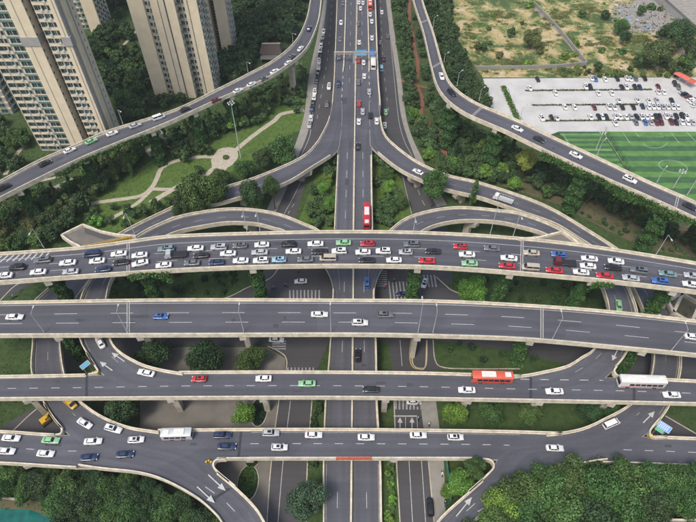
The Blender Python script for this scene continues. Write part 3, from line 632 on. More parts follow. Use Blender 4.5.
# hatched triangle at the far left lane of the jammed viaduct
m = MB()
for i in range(9):
    x = -6 + i * 6.2; line_sheet(m, [at(x, 262.5 - i * .15 - i * .3, 28), at(x + 8 - i * .35, 256 - i * .55 + i * .15, 28)], .45, h=.02)
dashes(m, d1, 'white', 'hatch_stripe')
vl = viaduct('FL', 'flyover', 'single carriageway flyover sweeping past the residential towers on the left', 'flyover',
  [(313, -70), (311.5, -20), (310, 0), (305, 22), (294, 42), (274, 59), (249, 72.5), (219, 87.5), (174, 109), (109, 129.5), (75, 144), (37.5, 160), (0, 180), (-60, 212)],
  [(325, -70), (323, -20), (321.5, 0), (318, 22), (306.5, 47.5), (286.5, 65), (261.5, 80), (224, 96), (174, 119), (145, 131), (120, 141), (75, 160), (0, 197), (-60, 230)], [(0, 19), (1, 19)], n=80, par=(((-999, -998),), ((-999, -998),)),
  marks=((.1, .13, None, None, 0, 1, 'paint_worn'), (.9, .13, None, None, 0, 1, 'paint_worn')), piers=(291,), thick=1.8)
for x in (225, 190, 150, 80, 14): pier('FL', x, 1.3, 1.8)
vr = viaduct('FR', 'flyover', 'single carriageway flyover draped with ivy running down the right side past the pitches', 'flyover',
  [(410, -70), (408, -30), (413.5, 0), (423, 30), (430.5, 62.5), (437, 85), (448, 100), (465.5, 112.5), (488, 122.5), (508, 131), (526, 140), (559.5, 156), (609.5, 179), (647, 195), (696, 217.5), (760, 248)],
  [(419, -70), (417, -30), (423, 0), (434, 32.5), (444, 67.5), (453, 85), (473, 100), (498, 111), (522, 121), (547, 133), (597, 156), (647, 179.5), (696, 201), (760, 232)], [(0, 24), (1, 24)], n=80, par=(((-999, -998),), ((-999, -998),)),
  marks=((.1, .13, None, None, 0, 1, 'paint_worn'), (.9, .13, None, None, 0, 1, 'paint_worn')), joints=((425, 'joint'), (437, 'joint'), (476, 'joint'), (674, 'joint')), piers=(), thick=1.8)
for x in (455, 500, 588, 668): pier('FR', x, 2.4, 1.8)
hang_ivy('FR', 'L', 540, 760, 5, 30); hang_ivy('FL', 'R', 60, 150, 3)
for k, x in (('R2', 300), ('R2', 240), ('R3', 420), ('R3', 465), ('R3', 560), ('R1', 250), ('R1', 180), ('R4', 470), ('R4', 540)): pier(k, x, False, 1.9)
# tar repairs and drain covers on the decks
rr2 = random.Random(11)
for key, n_ in (('D1', 3), ('D2', 6), ('D3', 5), ('D4', 6), ('C', 7), ('FL', 3), ('FR', 3)):
    r_ = ROADS[key]; N_k = len(r_['L'])
    for _ in range(n_):
        i = rr2.randrange(8, N_k - 8); u = rr2.uniform(.15, .75); du = rr2.uniform(.05, .14); k = rr2.choice((1, 1, 2)); a0 = r_['L'][i].lerp(r_['R'][i], u); a1 = r_['L'][i].lerp(r_['R'][i], u + du); b0 = r_['L'][i + k].lerp(r_['R'][i + k], u); b1 = r_['L'][i + k].lerp(r_['R'][i + k], u + du); H = Vector((0, 0, .009))
        f_ = rr2.uniform(.3, 1); b0 = a0.lerp(b0, f_); b1 = a1.lerp(b1, f_)
        m = MB(); m.add([a0 + H, a1 + H, b1 + H, b0 + H], [(0, 1, 2, 3)]); o = m.build('tar_patch', M['asphalt_patch'], r_['root'])
        if o.data.polygons[0].normal.z < 0: o.data.flip_normals()
# stubs beside the jammed viaduct
def stub(name, label, poly, z, walls, m='pave'):
    r = thing(name, label, 'ramp stub'); P = [at(x, y, z + PH) for x, y in poly]; P = [Vector((p.x, p.y, z)) for p in P]
    b = MB(); n = len(P); b.add([p - Vector((0, 0, .03)) for p in P] + [p - Vector((0, 0, 1.5)) for p in P], [tuple(range(n)), tuple(range(2 * n - 1, n - 1, -1))] + [(i, i + n, (i + 1) % n + n, (i + 1) % n) for i in range(n)])
    b.build('deck_slab', M['pave_warm'], r)
    for w in walls: b = MB(); strip(b, [Vector((q.x, q.y, z)) for q in (at(x, y, z + PH) for x, y in w)], -.25, .25, -.8, PH); b.build('parapet', M['parapet'], r)
    return r
s1 = stub('ramp_stub', 'unfinished triangular ramp stub with yellow railing left of the bow ramp', [(61, 235), (82.6, 224), (110, 233), (134, 237), (112, 242), (84, 246.5)], 27.9, [[(61, 234.5), (82.6, 224)], [(61, 234.5), (70, 241), (80, 246)], [(82.6, 224), (100, 230.7), (118, 234.3), (136, 235.6)]])
b = MB(); P = [at(x, y, 28.0) for x, y in ((84, 227.5), (100, 233), (116, 237.5), (104, 239.5), (85, 233))]; o = poly_mesh('painted_opening', P, M['groove'], s1)  # flat dark sheet paints the shade of an open hole in the stub
m = MB(); P = [at(x, y, 28) for x, y in ((83, 247.6), (100, 245), (118, 241.5), (134, 237.5))]
strip(m, P, -.03, .03, .45, .55); strip(m, P, -.03, .03, .95, 1.05)
for i in range(len(P) - 1):
    for k in range(6): q = P[i].lerp(P[i + 1], k / 6); m.box(q.x - .05, q.x + .05, q.y - .05, q.y + .05, q.z, q.z + 1.05)
for i in range(14):
    q = P[0].lerp(P[-1], i / 13); m.box(q.x - .5, q.x + .3, q.y - .1, q.y + .1, q.z, q.z + .6)
m.build('yellow_railing', CM['yellow'], s1)
s2 = stub('ramp_stub', 'unfinished triangular ramp stub right of the jammed viaduct joint', [(520, 238.5), (540, 237), (563, 231), (578, 242), (592, 247), (560, 243)], 27.9, [[(519, 238.3), (540, 236.8), (563, 230.8)], [(563, 230.8), (572, 237.5), (579, 243.5)]])
fr = thing('concrete_frame', 'open concrete frame of an unfinished ramp at the right edge between two viaducts', 'concrete frame')
for a, b_ in (((668, 300), (674, 312)), ((683, 293), (674, 312)), ((683, 293), (704, 305)), ((674, 312), (692, 322)), ((668, 300), (683, 293)), ((700, 303), (692, 322))):
    m = MB(); strip(m, [at(*a, 12), at(*b_, 12)], -.45, .45, -1.1, 0); m.build('beam', M['concrete'], fr)
for a in ((668, 300), (674, 312), (683, 293), (700, 305), (692, 321)):
    p = at(*a, 12); m = MB(); m.box(p.x - .42, p.x + .42, p.y - .42, p.y + .42, -1, 11.2); m.build('column', M['concrete'], fr)
patch('wasteland', [(672, 290), (720, 292), (720, 330), (680, 330)], 'soil', .03)
# banner on the nearest viaduct
p0, p1 = at(336, 458.1, 9), at(372, 458.1, 9)
m = MB(); nn = 24; Y0 = p0.y - .10
for i in range(nn):
    x0 = p0.x + (p1.x - p0.x) * i / nn; x1 = p0.x + (p1.x - p0.x) * (i + 1) / nn; w0 = .03 * math.sin(i * 1.7); w1 = .03 * math.sin((i + 1) * 1.7)
    m.add([(x0, Y0 - w0, 8.0), (x1, Y0 - w1, 8.0), (x1, Y0 - w1, 9.03), (x0, Y0 - w0, 9.03)], [(0, 1, 2, 3)]); m.add([(x0, Y0 - w0, 9.03), (x1, Y0 - w1, 9.03), (x1, Y0 + .45, 9.04), (x0, Y0 + .45, 9.04)], [(0, 1, 2, 3)])
tag(m.build('banner', M['banner']), 'long faded red banner hung over the parapet of the nearest viaduct', 'banner')

# ------------------------------------------------------------ residential towers
FH = 3.0
def win_mesh(w, h, style):
    b = MB(); f = .07
    # frame ring proud of the wall, glass set back, sill and mullion; face looks towards -Y, origin at bottom centre
    for x0, x1, z0, z1 in ((-w/2, w/2, 0, f), (-w/2, w/2, h - f, h), (-w/2, -w/2 + f, f, h - f), (w/2 - f, w/2, f, h - f)): b.box(x0, x1, -.10, .0, z0, z1, 0)
    if style == 'balcony':
        b.box(-w/2, w/2, -.75, -.02, -.25, -.05, 2); b.box(-w/2, w/2, -.78, -.72, -.05, .75, 3)
        b.box(-.03, .03, -.09, .0, f, h - f, 0)
    else:
        if w > 1.3: b.box(w * .12, w * .12 + .06, -.09, .0, f, h - f, 0)
        b.box(-w/2 - .05, w/2 + .05, -.16, .0, -.08, -.01, 2)
    b.box(-w/2 + f, w/2 - f, -.035, -.001, f, h - f, 1)
    return b.mesh('window', [M['frame'], M['wglass'], M['cream2'], M['bglass']])
WM = {}
def tower(label, blocks, height, base=0.0):
    """blocks: (x0, x1, y0, y1, zmax, material, front windows, right windows)   windows: [(offset, width, height, style)]"""
    t = thing('apartment_tower', label, 'apartment tower', ((blocks[0][0] + blocks[0][1]) / 2, blocks[0][2], 0))
    ox, oy = t.location.x, t.location.y; rows = []
    for (x0, x1, y0, y1, zt, m, fw, rw, bands) in blocks:
        b = MB(); b.box(x0 - ox, x1 - ox, y0 - oy, y1 - oy, -1, zt); b.build('wall', M[m], t)
        nf = int(zt / FH)
        for f in range(nf):
            z = f * FH
            if bands:
                b = MB(); b.box(x0 - ox - .0, x1 - ox + (.18 if rw else 0), y0 - oy - .18, y0 - oy - .003, z - .35, z + .45)
                if rw: b.box(x1 - ox + .003, x1 - ox + .18, y0 - oy, y1 - oy, z - .35, z + .35)
                if f: b.build('floor_band', M['cream'], t)
            for (o, w, h, st_) in fw: rows.append((x0 + o + w / 2 - ox, y0 - oy, z + .75, 0, w, h, st_))
            for (o, w, h, st_) in rw: rows.append((x1 - ox, y0 + o + w / 2 - oy, z + .75, math.pi / 2, w, h, st_))
    vis = []
    for r in rows:
        x, y = px_of((r[0] + ox, r[1] + oy, r[2])); vis.append((0 if (-20 < x < 716 and -20 < y < 300) else 1, abs(y), r))
    vis.sort(key=lambda a: (a[0], -a[1] * 0))
    st_b = MB()
    for i, (o_, _, r) in enumerate(vis):
        key = r[4:]
        if key not in WM: WM[key] = win_mesh(*key)
        if i < 300: link('window', WM[key], t, r[:3], (0, 0, r[3]))
        else:
            T = Matrix.Translation(r[:3]) @ Matrix.Rotation(r[3], 4, 'Z'); me = WM[key]
            base_ = len(st_b.v); st_b.v += [tuple(T @ v.co) for v in me.vertices]
            for p in me.polygons: st_b.f.append(tuple(base_ + k for k in p.vertices)); st_b.m.append(p.material_index)
    if st_b.v: o = st_b.build('more_windows', [M['frame'], M['wglass'], M['cream2'], M['bglass']], t); o['kind'] = 'stuff'
    b = MB(); b0 = blocks[0]; b.box(b0[0] - ox - .3, blocks[-1][1] - ox + .3, b0[2] - oy + 1, b0[3] - oy + .5, height - .02, height + 1.2); b.build('roof_parapet', M['cream'], t)
    return t, ox, oy
A = [(.2, 3.0, 1.85, 'w'), (3.5, 3.2, 1.85, 'w'), (6.95, 1.6, 1.7, 'w'), (8.8, 2.35, 1.95, 'w'), (11.3, 2.35, 1.95, 'w')]
Bw = [(.2, 2.2, 1.9, 'w'), (2.7, 1.7, 1.8, 'w'), (4.6, 1.25, 1.8, 'w')]
H1 = 99
t1, ox, oy = tower('large cream apartment tower at the left with full rows of windows on its broad front',
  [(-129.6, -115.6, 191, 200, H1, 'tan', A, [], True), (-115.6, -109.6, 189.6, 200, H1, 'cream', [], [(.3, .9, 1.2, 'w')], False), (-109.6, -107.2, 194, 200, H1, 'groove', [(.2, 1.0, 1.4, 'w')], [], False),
   (-107.2, -101.0, 191, 200, H1, 'tan', Bw, [], True), (-101.0, -98.6, 189.8, 200, H1, 'cream', [], [], False), (-98.6, -98.2, 190.6, 192.4, H1, 'greyr', [], [], False), (-98.6, -97.4, 192.4, 195.4, H1, 'cream', [], [], False), (-97.4, -97.2, 195.5, 195.9, H1, 'greyr', [], [], False), (-98.6, -97.2, 196, 200, H1, 'cream2', [], [(1.2, .7, 1.2, 'w')], False)], H1)
rr = random.Random(5); acm = MB(); acm.box(-.42, .42, -.42, -.02, 0, .55); acm.box(-.5, .5, -.5, -.02, -.08, 0); acm = acm.mesh('air_conditioner', M['frame'])
for f in range(1, 24):
    for xx in (-123.1, -106.0 + 1.2, -102.85):
        if rr.random() < .8: link('air_conditioner', acm, t1, (xx + rr.uniform(-.1, .1) - ox, 191 - oy, f * FH + .55 + rr.uniform(-.05, .1)))
    for x0_, x1_ in ((-120.95, -120.3), (-129.6, -129.3)):
        b = MB(); b.box(x0_ - ox, x1_ - ox, 190.72 - oy, 190.997 - oy, f * FH + .47, f * FH + 2.6); b.build('infill_panel', M['cream2'], t1)
    b = MB(); b.box(-120.9 - ox, -115.7 - ox, 190.66 - oy, 190.8 - oy, f * FH - .33, f * FH + .42); b.build('glass_balustrade', M['bglass'], t1)
for x0, x1, y0 in ((-115.9, -109.3, 189.3), (-101.3, -98.0, 189.4)):
    b = MB(); b.box(x0 - ox, x1 - ox, y0 - oy, y0 - oy + 5, 48.5, 51.8); b.build('grey_collar', M['greyr'], t1)
for x in (-113.2, -99.6):
    b = MB(); b.box(x - ox - .12, x - ox + .12, 189.5 - oy + (.2 if x > -100 else 0), 190.6 - oy, -1, 98); b.build('shadow_joint', M['greyr'], t1)
for x in (-126.4, -121.2):
    b = MB(); b.tube((x - ox, -.28, 0), (x - ox, -.28, 98), .09, n=6); b.build('downpipe', M['frame'], t1)
RW = [(.8, 2.2, 1.7, 'balcony'), (4.2, 1.4, 1.4, 'w'), (6.6, 2.6, 1.7, 'balcony'), (10.4, 1.6, 1.4, 'w'), (12.6, 1.6, 1.7, 'balcony')]
BR = [(1, 1.4, 1.6, 'w'), (3.2, 2.0, 1.7, 'balcony')]
t2, ox, oy = tower('cream double gabled apartment tower with blank end walls behind the curved flyover',
  [(-90.4, -84.0, 231, 247, 96, 'cream', [], [], False), (-84.0, -80.6, 231.9, 246, 96, 'tan', [(.3, 1.2, 1.7, 'w'), (1.9, 1.3, 1.7, 'balcony')], [], False),
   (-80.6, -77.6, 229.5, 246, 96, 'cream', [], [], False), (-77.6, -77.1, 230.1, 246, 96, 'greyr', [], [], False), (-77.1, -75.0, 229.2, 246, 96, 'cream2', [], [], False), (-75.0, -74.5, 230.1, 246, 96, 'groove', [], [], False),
   (-74.5, -70.8, 229.5, 246, 96, 'cream', [], BR, False), (-70.8, -67.2, 233, 246, 96, 'tan', [(.2, 1.5, 1.8, 'balcony'), (2.0, 1.4, 1.8, 'w')], [], False),
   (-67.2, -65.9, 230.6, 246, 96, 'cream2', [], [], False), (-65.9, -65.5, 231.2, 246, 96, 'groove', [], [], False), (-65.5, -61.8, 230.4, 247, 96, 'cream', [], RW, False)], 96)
t3, ox, oy = tower('distant cream tower with rounded balconies seen between the two large towers',
  [(-147, -137.5, 293, 306, 90, 'greyr', [(.5, 2.6, 1.7, 'balcony'), (3.8, 2.0, 1.6, 'w'), (6.4, 2.6, 1.7, 'balcony')], [], True), (-137.5, -131, 290, 306, 90, 'cream', [], [(1, 2, 1.7, 'balcony'), (4.5, 2, 1.7, 'balcony'), (8, 2, 1.7, 'balcony'), (11.5, 2, 1.7, 'balcony')], False)], 90)
t4, ox, oy = tower('slim cream tower with grid of side windows, rightmost of the residential towers',
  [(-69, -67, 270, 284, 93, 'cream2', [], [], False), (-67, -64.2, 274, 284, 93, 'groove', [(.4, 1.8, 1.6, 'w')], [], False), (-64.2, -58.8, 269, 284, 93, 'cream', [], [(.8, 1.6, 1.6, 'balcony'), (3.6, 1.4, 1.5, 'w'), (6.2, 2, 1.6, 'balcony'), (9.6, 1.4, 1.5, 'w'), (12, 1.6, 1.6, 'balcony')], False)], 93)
t0, ox, oy = tower('partly hidden tower with stacked dark balconies at the left picture edge',
  [(-178, -165, 214, 228, 90, 'cream', [(1, 2, 1.6, 'w'), (5, 2, 1.6, 'w'), (9, 2, 1.6, 'w')], [], False), (-165, -151.5, 217, 230, 90, 'greyr', [(.6, 3, 1.7, 'balcony'), (4.6, 3, 1.7, 'balcony'), (8.8, 3, 1.7, 'balcony')], [(2, 3, 1.7, 'balcony'), (7, 3, 1.7, 'balcony')], True)], 90)
for x0, x1, y0, y1 in ((-129.6, -94, 191, 206), (-90, -62, 230, 247), (-147, -131, 290, 306), (-69, -58, 269, 284), (-178, -151, 214, 230)): KEEP.append((np.array([(x0 - 2, y0 - 2), (x1 + 2, y0 - 2), (x1 + 2, y1), (x0 - 2, y1)]), .2))
# garden hall in the park
p = at(272, 55); hx, hy = p.x, p.y
hl = thing('garden_hall', 'dark tiled garden hall with a ridged roof in the trees beside the left flyover', 'building', (hx, hy, 0))
b = MB(); b.box(-4.6, 4.6, -3.4, 3.6, 0, 3.4); b.build('wall', M['cream2'], hl)
for s_ in (-1, 1):
    b = MB(); b.add([(-5.6, s_ * 4.6, 3.2), (5.6, s_ * 4.6, 3.2), (4.2, 0, 6.2), (-4.2, 0, 6.2)], [(0, 1, 2, 3) if s_ < 0 else (3, 2, 1, 0)])
    for i in range(23):
        x = -5.2 + i * .47; k = 1 - abs(x) / 5.6; b.tube((x, s_ * 4.6, 3.26), (x * .78, 0, 6.26), .07, n=4)
    b.build('roof_slope', M['roof'], hl)
b = MB(); b.add([(-5.6, -4.6, 3.2), (-4.2, 0, 6.2), (-5.6, 4.6, 3.2)], [(0, 1, 2)]); b.add([(5.6, -4.6, 3.2), (4.2, 0, 6.2), (5.6, 4.6, 3.2)], [(2, 1, 0)]); b.build('roof_end', M['roof'], hl)
b = MB(); b.box(-4.5, 4.5, -.2, .2, 6.1, 6.5); b.build('ridge', M['concrete'], hl)
b = MB(); b.box(-4.0, 4.0, 4.7, 6.9, 2.6, 2.9); b.box(-3.8, -3.5, 5, 6.6, 0, 2.6); b.box(3.5, 3.8, 5, 6.6, 0, 2.6); b.build('rear_canopy', M['path'], hl)
b = MB(); b.box(-4.9, 5.6, -8.5, -5, 2.4, 2.7, 0); b.box(-4.7, -4.4, -8.2, -5.2, 0, 2.4, 0); b.box(5, 5.3, -8.2, -5.2, 0, 2.4, 0); b.build('front_canopy', M['pave_warm'], hl)
KEEP.append((np.array([(hx - 6, hy - 10), (hx + 6, hy - 10), (hx + 6, hy + 8), (hx - 6, hy + 8)]), .2))
# railway shed roofs, top right corner
sh = thing('long_shed', 'long grey metal shed roof at the top right corner', 'building', tuple(at(694, 8)))
b = MB(); a0, a1 = at(650, -18), at(715, 40); o_ = Vector(sh.location); P = [a0 - o_, a1 - o_]; strip(b, P, 5, -9, 0, 5); b.build('wall', M['greyr'], sh)
b = MB(); strip(b, P, 5.6, -9.6, 5, 5.5); b.build('roof', M['pave'], sh)
for i in range(26):
    q = P[0].lerp(P[1], i / 25); s_ = side_dir(P, 0); b = MB(); b.tube(q + s_ * 5.6 + Vector((0, 0, 5.55)), q - s_ * 9.6 + Vector((0, 0, 5.55)), .12, n=4); b.build('roof_rib', M['concrete'], sh)
for i, (x0, y0, x1, y1, lb) in enumerate(((650, -8, 700, 34, 'low grey wall beside the shed at the top right'), (640, -12, 690, 30, 'outer low grey wall bordering the wasteland at the top right'))):
    m = MB(); strip(m, [at(x0, y0), at(x1, y1)], -.4, .4, 0, 2.2); tag(m.build('boundary_wall', M['pave']), lb, 'wall')
patch('rubble_ground', [(616, 8), (648, -4), (690, 26), (668, 34), (640, 32), (612, 22)], 'pave', .035)
rb = MB()
for i in range(900):
    p = at(random.uniform(612, 668), random.uniform(2, 34)); s_ = random.uniform(.15, .7); T = Matrix.Translation(p) @ Matrix.Rotation(random.random() * 3, 4, 'Z') @ Matrix.Rotation(random.random(), 4, 'X'); rb.box(-s_, s_, -s_ * .6, s_ * .6, -s_ * .2, s_ * .4, random.choice((0, 0, 0, 0, 1, 1, 3, 3, 2)), T)
o = rb.build('rubble', [M['pave'], M['roof'], M['sky_sign'], M['path']]); tag(o, 'scattered rubble and scrap on the pale ground near the shed', 'rubble', kind='stuff')
# red canopy in the car park
rc_ = thing('red_canopy', 'faded red and orange canopy at the right end of the car park', 'canopy', tuple(at(683, 83)))
T = Matrix.Rotation(R(-58), 4, 'Z')
for i, (mm_, z) in enumerate((('rust', 2.9), ('rust', 3.0), ('banner', 2.95))):
    b = MB(); x = -5.4 + i * 3.7; b.add([T @ Vector(v) for v in ((x, -2, z), (x + 3.6, -2, z), (x + 3.6, 0, z + .7), (x, 0, z + .7), (x, 2, z), (x + 3.6, 2, z))], [(0, 1, 2, 3), (3, 2, 5, 4)]); b.build('canopy_bay', M[mm_], rc_)
for x in (-5.2, -1.7, 2, 5.5):
    for y in (-1.9, 1.9): b = MB(); q = T @ Vector((x, y, 0)); b.tube(q, q + Vector((0, 0, 2.9)), .06, n=6); b.build('post', M['steel'], rc_)
# roof edge at the bottom right corner
bh = thing('flat_roof_building', 'corner of a flat pale roof at the bottom right edge', 'building', tuple(at(690, 545)))
b = MB(); b.box(-9, 14, -9, 4.6, 0, 3.6); b.build('wall', M['cream2'], bh)
b = MB(); b.box(-9.3, 14.3, -9.3, 4.9, 3.6, 3.8); b.build('roof', M['pave_warm'], bh)
b = MB(); b.box(-9.3, 14.3, 4.6, 5.0, 3.8, 4.4); b.build('roof_parapet', M['parapet'], bh)

# ------------------------------------------------------------ trees
def crown_mesh(nleaf, leaf, seed, shape='round', lumps=26):
    r = np.random.default_rng(seed); cs = []
    for _ in range(lumps):
        d = r.normal(size=3); d /= np.linalg.norm(d); 
        rad = r.uniform(.35, .80); c = d * rad
        if shape == 'cone': c = np.array([d[0] * .45, d[1] * .45, r.uniform(-1, 1)]); c[:2] *= (1.05 - .5 * (c[2] + 1) / 2)
        elif c[2] < -.45: c[2] = -.45 + .2 * r.random()
        cs.append((c, r.uniform(.24, .42) * (.75 if shape == 'cone' else 1), r.uniform(.0, 1.0)))
    w = np.array([k[1] ** 2 for k in cs]); idx = r.choice(len(cs), nleaf, p=w / w.sum())
    C = np.array([k[0] for k in cs])[idx]; S = np.array([k[1] for k in cs])[idx]; Tn = np.array([k[2] for k in cs])[idx]
    d = r.normal(size=(nleaf, 3)); d /= np.linalg.norm(d, axis=1)[:, None]
    P = C + d * S[:, None] * r.uniform(.72, 1.06, (nleaf, 1)) * np.array([1, 1, .85])
    q = d + r.normal(0, .55, (nleaf, 3)); q /= np.linalg.norm(q, axis=1)[:, None]
    rr = r.normal(size=(nleaf, 3)); a = np.cross(q, rr); a /= np.linalg.norm(a, axis=1)[:, None]; b = np.cross(q, a)
    s = leaf * r.uniform(.6, 1.4, (nleaf, 1)); vs = np.zeros((nleaf * 4, 3))
    for k, (i, j) in enumerate(((-1, -.7), (1, -.7), (.8, .8), (-.7, .9))): vs[k::4] = P + a * s * i * .5 + b * s * j * .5
    tint = np.clip(Tn * .55 + r.uniform(0, .45, nleaf), 0, 1)
    return quads_mesh('crown', vs, tint, M['leaf'])
def trunk_mesh(seed, shape='round'):
    r = random.Random(seed); b = MB()
    b.tube((0, 0, -1.75), (.02, .02, -.35), .085, .055, 7)
    for i in range(6):
        a = i * 1.05 + r.random() * .6; e = r.uniform(.35, .6); b.tube((.02, .02, -.55 + .1 * i), (e * math.cos(a), e * math.sin(a), r.uniform(-.1, .45)), .04, .012, 5)
    b.tube((.02, .02, -.4), (0, 0, .5), .055, .015, 6)
    return b.mesh('trunk', M['bark'])
CR = {'round': [(crown_mesh((3400, 2600, 4200)[s % 3], (.12, .15, .10)[s % 3], s, lumps=(26, 15, 38)[s % 3]), trunk_mesh(s)) for s in range(9)],
      'fine': [(crown_mesh(11000, .062, 30 + s, lumps=46), trunk_mesh(30 + s)) for s in range(4)],
      'cone': [(crown_mesh(2200, .15, 60 + s, 'cone'), trunk_mesh(60 + s)) for s in range(3)],
      'bush': [(crown_mesh(900, .24, 80 + s, lumps=14), None) for s in range(4)]}
# green colours (base reflectance of the leaves)
GC = {'dark': (.033, .064, .024), 'mid': (.052, .100, .028), 'bright': (.098, .185, .032), 'yellow': (.12, .165, .035), 'grey': (.056, .095, .050), 'olive': (.080, .100, .034), 'deep': (.024, .052, .026)}
SPECS = []
def tree(px, py, rad, col, label, group=None, kind='round', hs=1.0, zc=None, name='broadleaf_tree', cat='tree', th=None):
    zc = zc if zc is not None else (rad * (1.25 if kind != 'cone' else 2.0) if kind != 'bush' else rad * .5)
    SPECS.append([px, py, rad, col, label, group, kind, hs, zc, name, cat])
def make_tree(px, py, rad, col, label, group=None, kind='round', hs=1.0, zc=None, name='broadleaf_tree', cat='tree', th=None):
    """px,py: picture position of the crown centre; rad in metres"""
    zc = zc if zc is not None else (rad * (1.25 if kind != 'cone' else 2.0) if kind != 'bush' else rad * .5)
    p = at(px, py, zc); th = th
    cr, tr = random.choice(CR[kind]); s = rad
    rt = thing(name, label, cat, (p.x, p.y, 0), random.random() * 6.28, group)
    c = link('crown' if kind != 'bush' else 'foliage', cr, rt, (0, 0, zc)); c.scale = (s * random.uniform(.92, 1.1), s * random.uniform(.92, 1.1), s * hs * random.uniform(.9, 1.1) * (2.2 if kind == 'cone' else 1))
    j = [random.uniform(.82, 1.2) for _ in range(2)]; g = GC[col]; c.color = (g[0] * j[0] * j[1], g[1] * j[0], g[2] * j[0], 1)
    if tr: t = link('trunk', tr, rt, (0, 0, zc)); t.scale = (s * .8, s * .8, zc / 1.65)
    return rt
from bisect import bisect
def grove(poly, n, rads, cols, label, group, kind='round', name='broadleaf_tree', cat='tree', spacing=.8, hs=1.0, tries=40, over=None):
    P = np.array(poly, float); x0, y0 = P.min(0); x1, y1 = P.max(0); got = 0; PL = PLACED
    for _ in range(n * tries):
        if got >= n: break
        x, y = random.uniform(x0, x1), random.uniform(y0, y1)
        if not inside(P, x, y): continue
        r = random.uniform(*rads); zc = r * 1.25 if kind == 'round' or kind == 'fine' else (r * 2 if kind == 'cone' else r * .5); p = at(x, y, zc)
        if blocked(p.x, p.y, r * (over if over else .85 if kind == 'round' else .6 if kind == 'fine' else .7), zc + r): continue
        if any((p.x - a) ** 2 + (p.y - b) ** 2 < (spacing * (r + c)) ** 2 for a, b, c in PL): continue
        PL.append((p.x, p.y, r)); got += 1
        tree(x, y, r, random.choice(cols), label, group, kind, hs, zc, name, cat)
    return got
PLACED = []; WEEDS = []
# trees that stand out
for a in ((435, 183, 4.9, 'mid', 'round dark green tree growing up beside the right curved ramp, left of the conical one', 'fine'), (527, 160, 4.3, 'yellow', 'bright light green tree between the two right ramps', 'fine'),
          (455, 413, 3.6, 'bright', 'leafy green tree right of the lower zebra crossing, left of its twin', 'fine'), (491, 412, 3.8, 'mid', 'leafy green tree in the lowest gap, right of its twin by the zebra crossing', 'fine'),
          (462, 483, 3.4, 'bright', 'larger green tree inside the triangle of the right entry ramp', 'fine'), (476, 468, 2.9, 'mid', 'green tree leaning over the parapet at the tip of the right ramp triangle', 'fine'), (449, 491, 2.2, 'bright', 'smallest green tree inside the triangle of the right entry ramp', 'fine'),
          (307, 502, 5.2, 'grey', 'large round grey green tree at the bottom left of the central expressway', 'fine'), (122, 407, 5.0, 'dark', 'broad dark tree in the lowest left gap behind the merging ramp', 'fine'), (243, 413, 3.4, 'bright', 'bright green tree in the plaza gap beside the oval hedge', 'fine'),
          (155, 353, 4.8, 'dark', 'leftmost dark tree in the gap below the nearly empty viaduct', 'fine'), (207, 360, 6.0, 'dark', 'widest dark tree in the gap below the nearly empty viaduct', 'fine'), (251, 361, 4.4, 'mid', 'mid green tree at the plaza corner below the nearly empty viaduct', 'fine'),
          (472, 288, 5.2, 'bright', 'light green spreading tree at the corner right of the upper zebra crossing', 'fine'), (198, 197, 7.2, 'mid', 'very wide dark green tree left of the clump over the left curved ramp', 'fine'), (252, 194, 4.4, 'dark', 'left tree of the dark clump standing in front of the left curved ramp', 'fine'), (272, 186, 3.4, 'mid', 'right tree of the dark clump standing in front of the left curved ramp', 'fine'),
          (182, 205, 4.5, 'dark', 'dark tree tucked under the very wide one by the bow ramp', 'fine'), (218, 190, 4.5, 'mid', 'green tree on the right flank of the very wide one', 'fine'),
          (655, 52, 7.5, 'olive', 'largest olive green tree on the wasteland behind the car park', 'fine'), (533, 37, 5.2, 'olive', 'lone round tree on the left half of the wasteland', 'fine'), (680, 34, 7.0, 'dark', 'dark tree close to the shed at the top right', 'fine'),
          (694, 50, 5, 'dark', 'dark tree at the right picture edge behind the car park', 'fine'), (621, 26, 4, 'mid', 'upper of two slim green trees in the middle of the wasteland', 'fine'), (625, 36, 3.4, 'dark', 'lower dark tree in the middle of the wasteland', 'fine'),
          (609, 410, 3.4, 'mid', 'green tree under the viaduct beside the right merging ramp', 'fine'), (530, 412, 3.4, 'mid', 'green tree half hidden under the bus viaduct', 'fine'), (589, 411, 3.6, 'dark', 'dark tree in the lowest gap left of the right merging ramp', 'fine'),
          (283, 150, 6.2, 'mid', 'large grey green tree right of the round park plaza', 'fine'), (262, 157, 4.6, 'dark', 'dark tree next to the round park plaza', 'fine'), (245, 168, 4.4, 'mid', 'green tree below the round park plaza', 'fine'), (222, 176, 3.8, 'mid', 'rounded tree between the park path and the wide dark tree', 'fine')):
    x, y, r, c, lb, kd = a; hs = 1
    zz = {(435, 183): 12.5, (198, 197): 12.5, (252, 194): 12, (272, 186): 12, (182, 205): 12, (218, 190): 12, (476, 468): 9.5, (462, 483): 6.5, (122, 407): 8.5, (472, 288): 8, (527, 160): 10}.get((x, y), r * 1.25); tree(x, y, r, c, lb, None, kd, 1.4 if zz > 11 else 1.05, zz); p = at(x, y, zz); PLACED.append((p.x, p.y, r * .9))
tree(474, 193, 2.3, 'mid', 'dark green conical tree standing before the right curved ramp', None, 'cone', 1.0, 9.5, name='conical_tree'); tree(503, 150, 2.0, 'mid', 'slim conical tree in the bushes behind the right curved ramp', None, 'cone', name='conical_tree')
